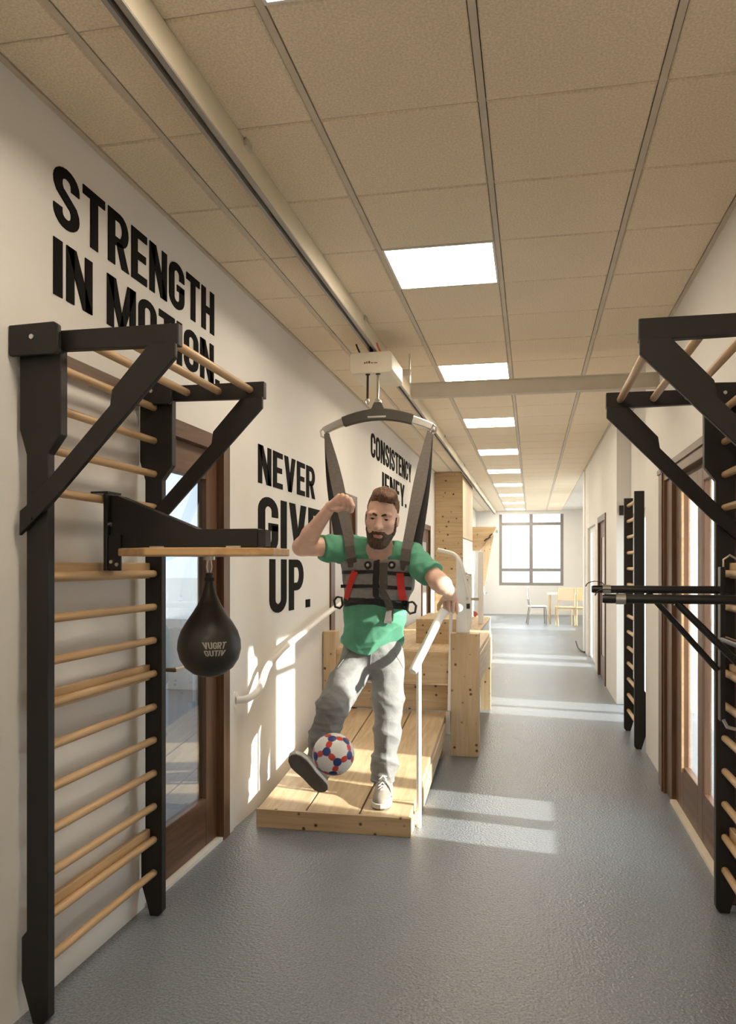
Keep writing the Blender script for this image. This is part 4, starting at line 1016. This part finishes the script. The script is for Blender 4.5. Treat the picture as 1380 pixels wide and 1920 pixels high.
def shf(f, X, Y, Z):
    n = np.abs(f) < 0.05
    f = f+n*(0.0040*wob(X, Y, Z, 1.6)-0.042*(folds(X, Y, Z, 11, 19)-0.12))
    sl_ = np.clip((-X-1.10)*12, 0, 1)+np.clip((X+0.66)*12, 0, 1)
    f = f+n*sl_*0.0045*np.sin(85*X+35*Z+2*np.sin(30*Z))
    hem = 0.940+0.27*np.clip(-0.80-X, 0, 1)+0.02*np.sin(14*X)
    f = np.maximum(f, hem-Z)
    # sleeve ends: planes across the upper arms
    f = np.maximum(f, -((X+1.218)*0.78+(Y-4.58)*0.62+(Z-1.606)*-0.02))
    f = np.maximum(f, (X+0.562)*0.62-(Y-4.548)*0.50-(Z-1.45)*0.62)
    nk = np.sqrt((X+0.868)**2+(Y-4.60)**2*0.9)-0.080
    f = np.maximum(f, -np.maximum(nk, 1.535+(Y-4.52)*0.55-Z))
    return f
Sh.apply(shf); shirt = fobj('shirt', Sh, 'shirt', man)
# trousers
Pt = Field((-1.36, 4.28, 0.15), (-0.66, 5.02, 1.14), 0.005)
Pt.ell((-0.950, 4.795, 0.985), (0.188, 0.122, 0.13), 0.04)
Pt.ell((-0.950, 4.80, 0.91), (0.180, 0.125, 0.10), 0.05)
Pt.chain([(-0.858, 4.79, 0.90), (-0.848, 4.74, 0.70), (-0.845, 4.71, 0.50), (-0.862, 4.715, 0.32), (-0.874, 4.715, 0.225)], [0.103, 0.094, 0.077, 0.076, 0.072], 0.03)
Pt.chain([(-1.045, 4.78, 0.90), (-1.085, 4.62, 0.80), (-1.118, 4.445, 0.69), (-1.165, 4.45, 0.52), (-1.198, 4.45, 0.405)], [0.104, 0.100, 0.087, 0.077, 0.068], 0.03)
def ptf(f, X, Y, Z):
    n = np.abs(f) < 0.05
    f = f+n*(0.0040*wob(X, Y, Z, 2.0)-0.042*(folds(X, Y, Z, 5, 24)-0.12)*(0.45+0.75*np.clip(1-np.abs(Z-0.50)*3.2, 0, 1)+0.9*np.clip(1-np.abs(Z-0.27)*6, 0, 1)))
    f = np.maximum(f, Z-1.075); f = np.maximum(f, np.where(X > -1.0, 0.212-Z, -1.0))
    f = np.maximum(f, np.where(X < -1.0, -((X+1.205)*0.25*-1+(Z-0.395)*0.97), -1.0))
    return f
Pt.apply(ptf); fobj('trousers', Pt, 'jeans', man)
tv = np.array([v.co[:] for v in bpy.data.objects['trousers'].data.vertices])+np.array(PO)
bvt = BVHTree.FromPolygons([tuple(v) for v in tv], [tuple(p.vertices) for p in bpy.data.objects['trousers'].data.polygons])
def seam(pts, r=0.0028):
    o = []
    for i in range(len(pts)-1):
        for k in range(6):
            x = pts[i][0]+(pts[i+1][0]-pts[i][0])*k/5; z = pts[i][1]+(pts[i+1][1]-pts[i][1])*k/5
            h = bvt.ray_cast(Vector((x, 4.0, z)), Vector((0, 1, 0)))
            if h[0] is not None: o.append((x, h[0].y-0.0005, z))
    return MB().tube(o, r, 6)
trs = bpy.data.objects['trousers']
obj('pocket_seam', seam([(-0.805, 0.985), (-0.775, 0.93), (-0.758, 0.885)]), 'jeans', trs)
obj('pocket_seam', seam([(-1.075, 0.99), (-1.105, 0.94), (-1.125, 0.90)]), 'jeans', trs)
obj('fly_seam', seam([(-0.935, 1.00), (-0.940, 0.93), (-0.948, 0.855)]), 'jeans', trs)
obj('hem_band', seam([(-0.930, 0.228), (-0.872, 0.224), (-0.815, 0.228)], 0.004), 'jeans', trs)
# shoes
def shoe(org, fwd, upv, sc):
    o = np.array(org); y_ = np.array(fwd, float); y_ /= np.linalg.norm(y_); z_ = np.array(upv, float); z_ -= y_*z_.dot(y_); z_ /= np.linalg.norm(z_); x_ = np.cross(y_, z_)
    A = (x_, y_, z_)
    def q(x, y, z): return o+sc*(x_*x+y_*y+z_*z)
    def rr(*r): return [sc*v for v in r]
    F_ = Field(o-0.27*sc, o+0.27*sc, 0.0048)
    F_.ell(q(0, -0.055, 0.050), rr(0.040, 0.055, 0.055), 0.02, A); F_.ell(q(0, 0.02, 0.048), rr(0.043, 0.10, 0.050), 0.03, A)
    F_.ell(q(0, 0.115, 0.034), rr(0.048, 0.075, 0.040), 0.03, A); F_.cone(q(0, -0.045, 0.06), q(0, -0.05, 0.125), 0.040*sc, 0.042*sc, 0.02)
    def cutf(f, X, Y, Z):
        lz = ((X-o[0])*z_[0]+(Y-o[1])*z_[1]+(Z-o[2])*z_[2])/sc
        return np.maximum(np.maximum(f, (0.022-lz)*sc), (lz-0.122)*sc)
    F_.apply(cutf); s = fobj('shoe', F_, 'shoe', man)
    prof_ = [(0.0, -0.118), (0.026, -0.108), (0.042, -0.08), (0.044, -0.03), (0.043, 0.03), (0.051, 0.09), (0.052, 0.13), (0.042, 0.17), (0.022, 0.192), (0.0, 0.197)]
    ol = prof_+[(-x, y) for x, y in prof_[-2:0:-1]]
    def layer(z0, z1, g):
        m = MB(); n = len(ol)
        for z in (z0, z1):
            for x, y in ol: m.v.append(tuple(q(x*(1+g), y*(1+g*0.5), z+0.010*max(0, y-0.13)/0.07)))
        m.f = [tuple(range(n-1, -1, -1)), tuple(range(n, 2*n))]+[(i, (i+1) % n, n+(i+1) % n, n+i) for i in range(n)]
        return m
    so = obj('sole', layer(0.006, 0.030, 0.03), 'sole', s, 0.004); obj('tread', layer(0.0, 0.0055, 0.0), 'tread', so)
    for i in range(5):
        yy = 0.022+0.021*i; zz = 0.117-0.0098*i
        for sg in (-1, 1): obj('lace', MB().tube([q(-sg*0.020, yy-0.010, zz-0.002), q(0, yy, zz+0.004), q(sg*0.020, yy+0.010, zz-0.012)], 0.0032*sc, 6), 'lace', s)
    return s
shoe((-0.862, 4.675, rz(4.63)+0.001), (0.10, -1.0, -SL), (0, -SL, 1), 1.12)
shoe((-1.210, 4.354, 0.300), (-0.42, -0.55, 0.71), (-0.14, 0.60, 0.58), 1.05)
fobj('sock', Field((-1.0, 4.6, 0.16), (-0.76, 4.82, 0.32), 0.006).cone((-0.872, 4.712, 0.19), (-0.872, 4.715, 0.26), 0.05, 0.05, 0), 'tread', man)
fobj('sock', Field((-1.32, 4.33, 0.30), (-1.10, 4.57, 0.50), 0.006).cone((-1.205, 4.45, 0.36), (-1.198, 4.45, 0.43), 0.048, 0.048, 0), 'tread', man)

# ------------------------------------------------------------------ harness
t = thing('body_harness', 'grey walking harness vest with red straps hanging from the spreader bar', 'harness', (-0.90, 4.6, 1.25))
Vf = Field((-1.20, 4.46, 1.16), (-0.60, 4.94, 1.62), 0.0055); torso(Vf, 0.013)
Vf.cone((-1.04, 4.672, 1.545), (-0.73, 4.645, 1.52), 0.085, 0.085, 0.05)
def vff(f, X, Y, Z):
    f = np.maximum(f, Z-(1.548-0.035*(X+1.1)-0.25*np.clip(Y-4.66, 0, 1))); f = np.maximum(f, (1.262+0.05*np.sin((X+1.12)*7.5))-Z)
    f = np.maximum(f, np.abs(X+0.905)-0.222)
    return f
Vf.apply(vff); vest = fobj('vest', Vf, 'vest', t)
me = vest.data; vv = np.empty(len(me.vertices)*3); me.vertices.foreach_get('co', vv); vv = vv.reshape(-1, 3)+np.array(ORG[t.name])
bvh = BVHTree.FromPolygons([tuple(v) for v in vv], [tuple(p.vertices) for p in me.polygons])
sv = shirt.data; s2 = np.empty(len(sv.vertices)*3); sv.vertices.foreach_get('co', s2); s2 = s2.reshape(-1, 3)+np.array(PO)
bvs = BVHTree.FromPolygons([tuple(v) for v in s2], [tuple(p.vertices) for p in sv.polygons])
def front(x, z, off):
    best = None
    for b_ in (bvh, bvs):
        h = b_.ray_cast(Vector((x, 4.0, z)), Vector((0, 1, 0)))
        if h[0] is not None and (best is None or h[0].y < best): best = h[0].y
    return (x, (best if best is not None else 4.62)-off, z)
def drape(path, width, th, off, n=14, m=3):
    """webbing laid on the front of the vest along an x,z path"""
    P = [Vector((p[0], p[1])) for p in path]; out = MB()
    seg = [(P[i+1]-P[i]).length for i in range(len(P)-1)]; tot = sum(seg); S_ = []
    for i in range(n+1):
        s_ = tot*i/n; j = 0
        while j < len(seg)-1 and s_ > seg[j]: s_ -= seg[j]; j += 1
        S_.append((P[j].lerp(P[j+1], min(1, s_/seg[j])), (P[j+1]-P[j]).normalized()))
    for c, d_ in S_:
        nn = Vector((-d_.y, d_.x))
        row = [front(c.x+nn.x*width*(k/m-0.5), c.y+nn.y*width*(k/m-0.5), off) for k in range(m+1)]
        out.v += row+[(x, y-th, z) for x, y, z in row]
    w_ = 2*(m+1)
    for i in range(n):
        a = i*w_; b = a+w_
        for k in range(m):
            out.f.append((a+m+1+k, a+m+2+k, b+m+2+k, b+m+1+k)); out.f.append((a+k, b+k, b+k+1, a+k+1))
        out.f.append((a, a+m+1, b+m+1, b)); out.f.append((a+m, b+m, b+2*m+1, a+2*m+1))
    out.f.append(tuple(range(m, -1, -1))+tuple(range(m+1, 2*m+2))); e = n*w_
    out.f.append(tuple(range(e, e+m+1))+tuple(range(e+2*m+1, e+m, -1)))
    return out
obj('belt', drape([(-1.105, 1.282), (-1.00, 1.300), (-0.90, 1.300), (-0.80, 1.275), (-0.705, 1.268)], 0.052, 0.004, 0.001, 20), 'blackweb', t)
for z in (1.462, 1.380): obj('band', drape([(-1.11, z), (-0.90, z+0.006), (-0.69, z-0.012)], 0.020, 0.003, 0.001, 20), 'blackweb', t)
for (x0, x1, z) in ((-1.09, -0.90, 1.42), (-0.86, -0.71, 1.415), (-1.08, -0.90, 1.340), (-0.86, -0.72, 1.335)):
    obj('pocket', drape([(x0, z), (x1, z)], 0.052, 0.006, 0.0, 10), 'vest', t)
obj('top_panel', drape([(-1.095, 1.502), (-0.90, 1.512), (-0.70, 1.490)], 0.052, 0.007, 0.0, 20), 'vest', t)
obj('zip', drape([(-0.878, 1.560), (-0.884, 1.40), (-0.890, 1.275)], 0.034, 0.010, 0.0, 16), 'blackweb', t)
obj('centre_strap', drape([(-0.838, 1.520), (-0.838, 1.365)], 0.046, 0.006, 0.009, 10), 'webbing', t)
obj('loose_strap', drape([(-0.850, 1.37), (-0.822, 1.30), (-0.812, 1.25), (-0.826, 1.165)], 0.040, 0.005, 0.014, 14), 'webbing', t)
obj('red_strap', drape([(-1.010, 1.470), (-1.085, 1.305)], 0.040, 0.006, 0.007, 10), 'red', t)
obj('red_strap', drape([(-0.745, 1.460), (-0.738, 1.300)], 0.040, 0.006, 0.007, 10), 'red', t)
for x in (-0.930, -0.790):
    c = front(x, 1.507, 0.010); g2 = obj('grommet', MB().tube([(x+0.017*math.cos(a), c[1], 1.507+0.017*math.sin(a)) for a in [i*PI/6 for i in range(13)]], 0.006, 8), 'blackm', t)
    obj('stud', MB().tube([(x, c[1]+0.004, 1.507), (x, c[1]-0.006, 1.507)], 0.009, 10), 'steel', g2)
for x, z, s_ in ((-1.118, 1.286, -1), (-0.700, 1.262, 1)):
    c = front(x-s_*0.02, z, 0.016)
    q = [(x+s_*0.024, z+0.030), (x+s_*0.042, z+0.008), (x+s_*0.036, z-0.030), (x+s_*0.006, z-0.038), (x-s_*0.010, z-0.020), (x-s_*0.004, z+0.026), (x+s_*0.024, z+0.030)]
    obj('ring', MB().tube([(a, c[1]+0.004, b) for a, b in q], 0.0065, 8), 'blackm', t)
# shoulder straps up to the spreader
def sagline(a, b, n=8, bow=(0, 0, 0)):
    a = Vector(a); b = Vector(b); return [a.lerp(b, i/n)+Vector(bow)*math.sin(PI*i/n) for i in range(n+1)]
for s_, top, fr, bk in ((-1, (-1.328, 5.12, 2.372), (-1.028, 4.535, 1.548), (-1.160, 4.82, 1.62)), (1, (-0.640, 5.12, 2.366), (-0.712, 4.530, 1.530), (-0.690, 4.775, 1.585))):
    mid = (-1.054, 4.585, 1.675) if s_ < 0 else (-0.698, 4.58, 1.655)
    P_ = [Vector(top)+(Vector(mid)-Vector(top))*(i/8) for i in range(9)]
    P_ += [Vector(mid).lerp(Vector(fr), 0.5)+Vector((0, -0.012, 0.006)), Vector(fr), Vector(front(fr[0], fr[2]-0.03, 0.007)), Vector(front(fr[0], fr[2]-0.055, 0.007))]
    wd = [0.034, 0.05, 0.064, 0.074, 0.078, 0.076, 0.070, 0.064, 0.060, 0.056, 0.056, 0.056, 0.056]
    obj('front_strap', MB().ribbon(P_, (1, 0.12, 0), wd, 0.005), 'webbing', t)
    P2 = [Vector(top)+Vector((0, 0.012, 0))+(Vector(bk)-Vector(top))*(i/8) for i in range(9)]
    obj('rear_strap', MB().ribbon(P2, (1, 0.12, 0), [0.034, 0.05, 0.066, 0.078, 0.084, 0.084, 0.080, 0.074, 0.070], 0.005), 'blackweb', t)
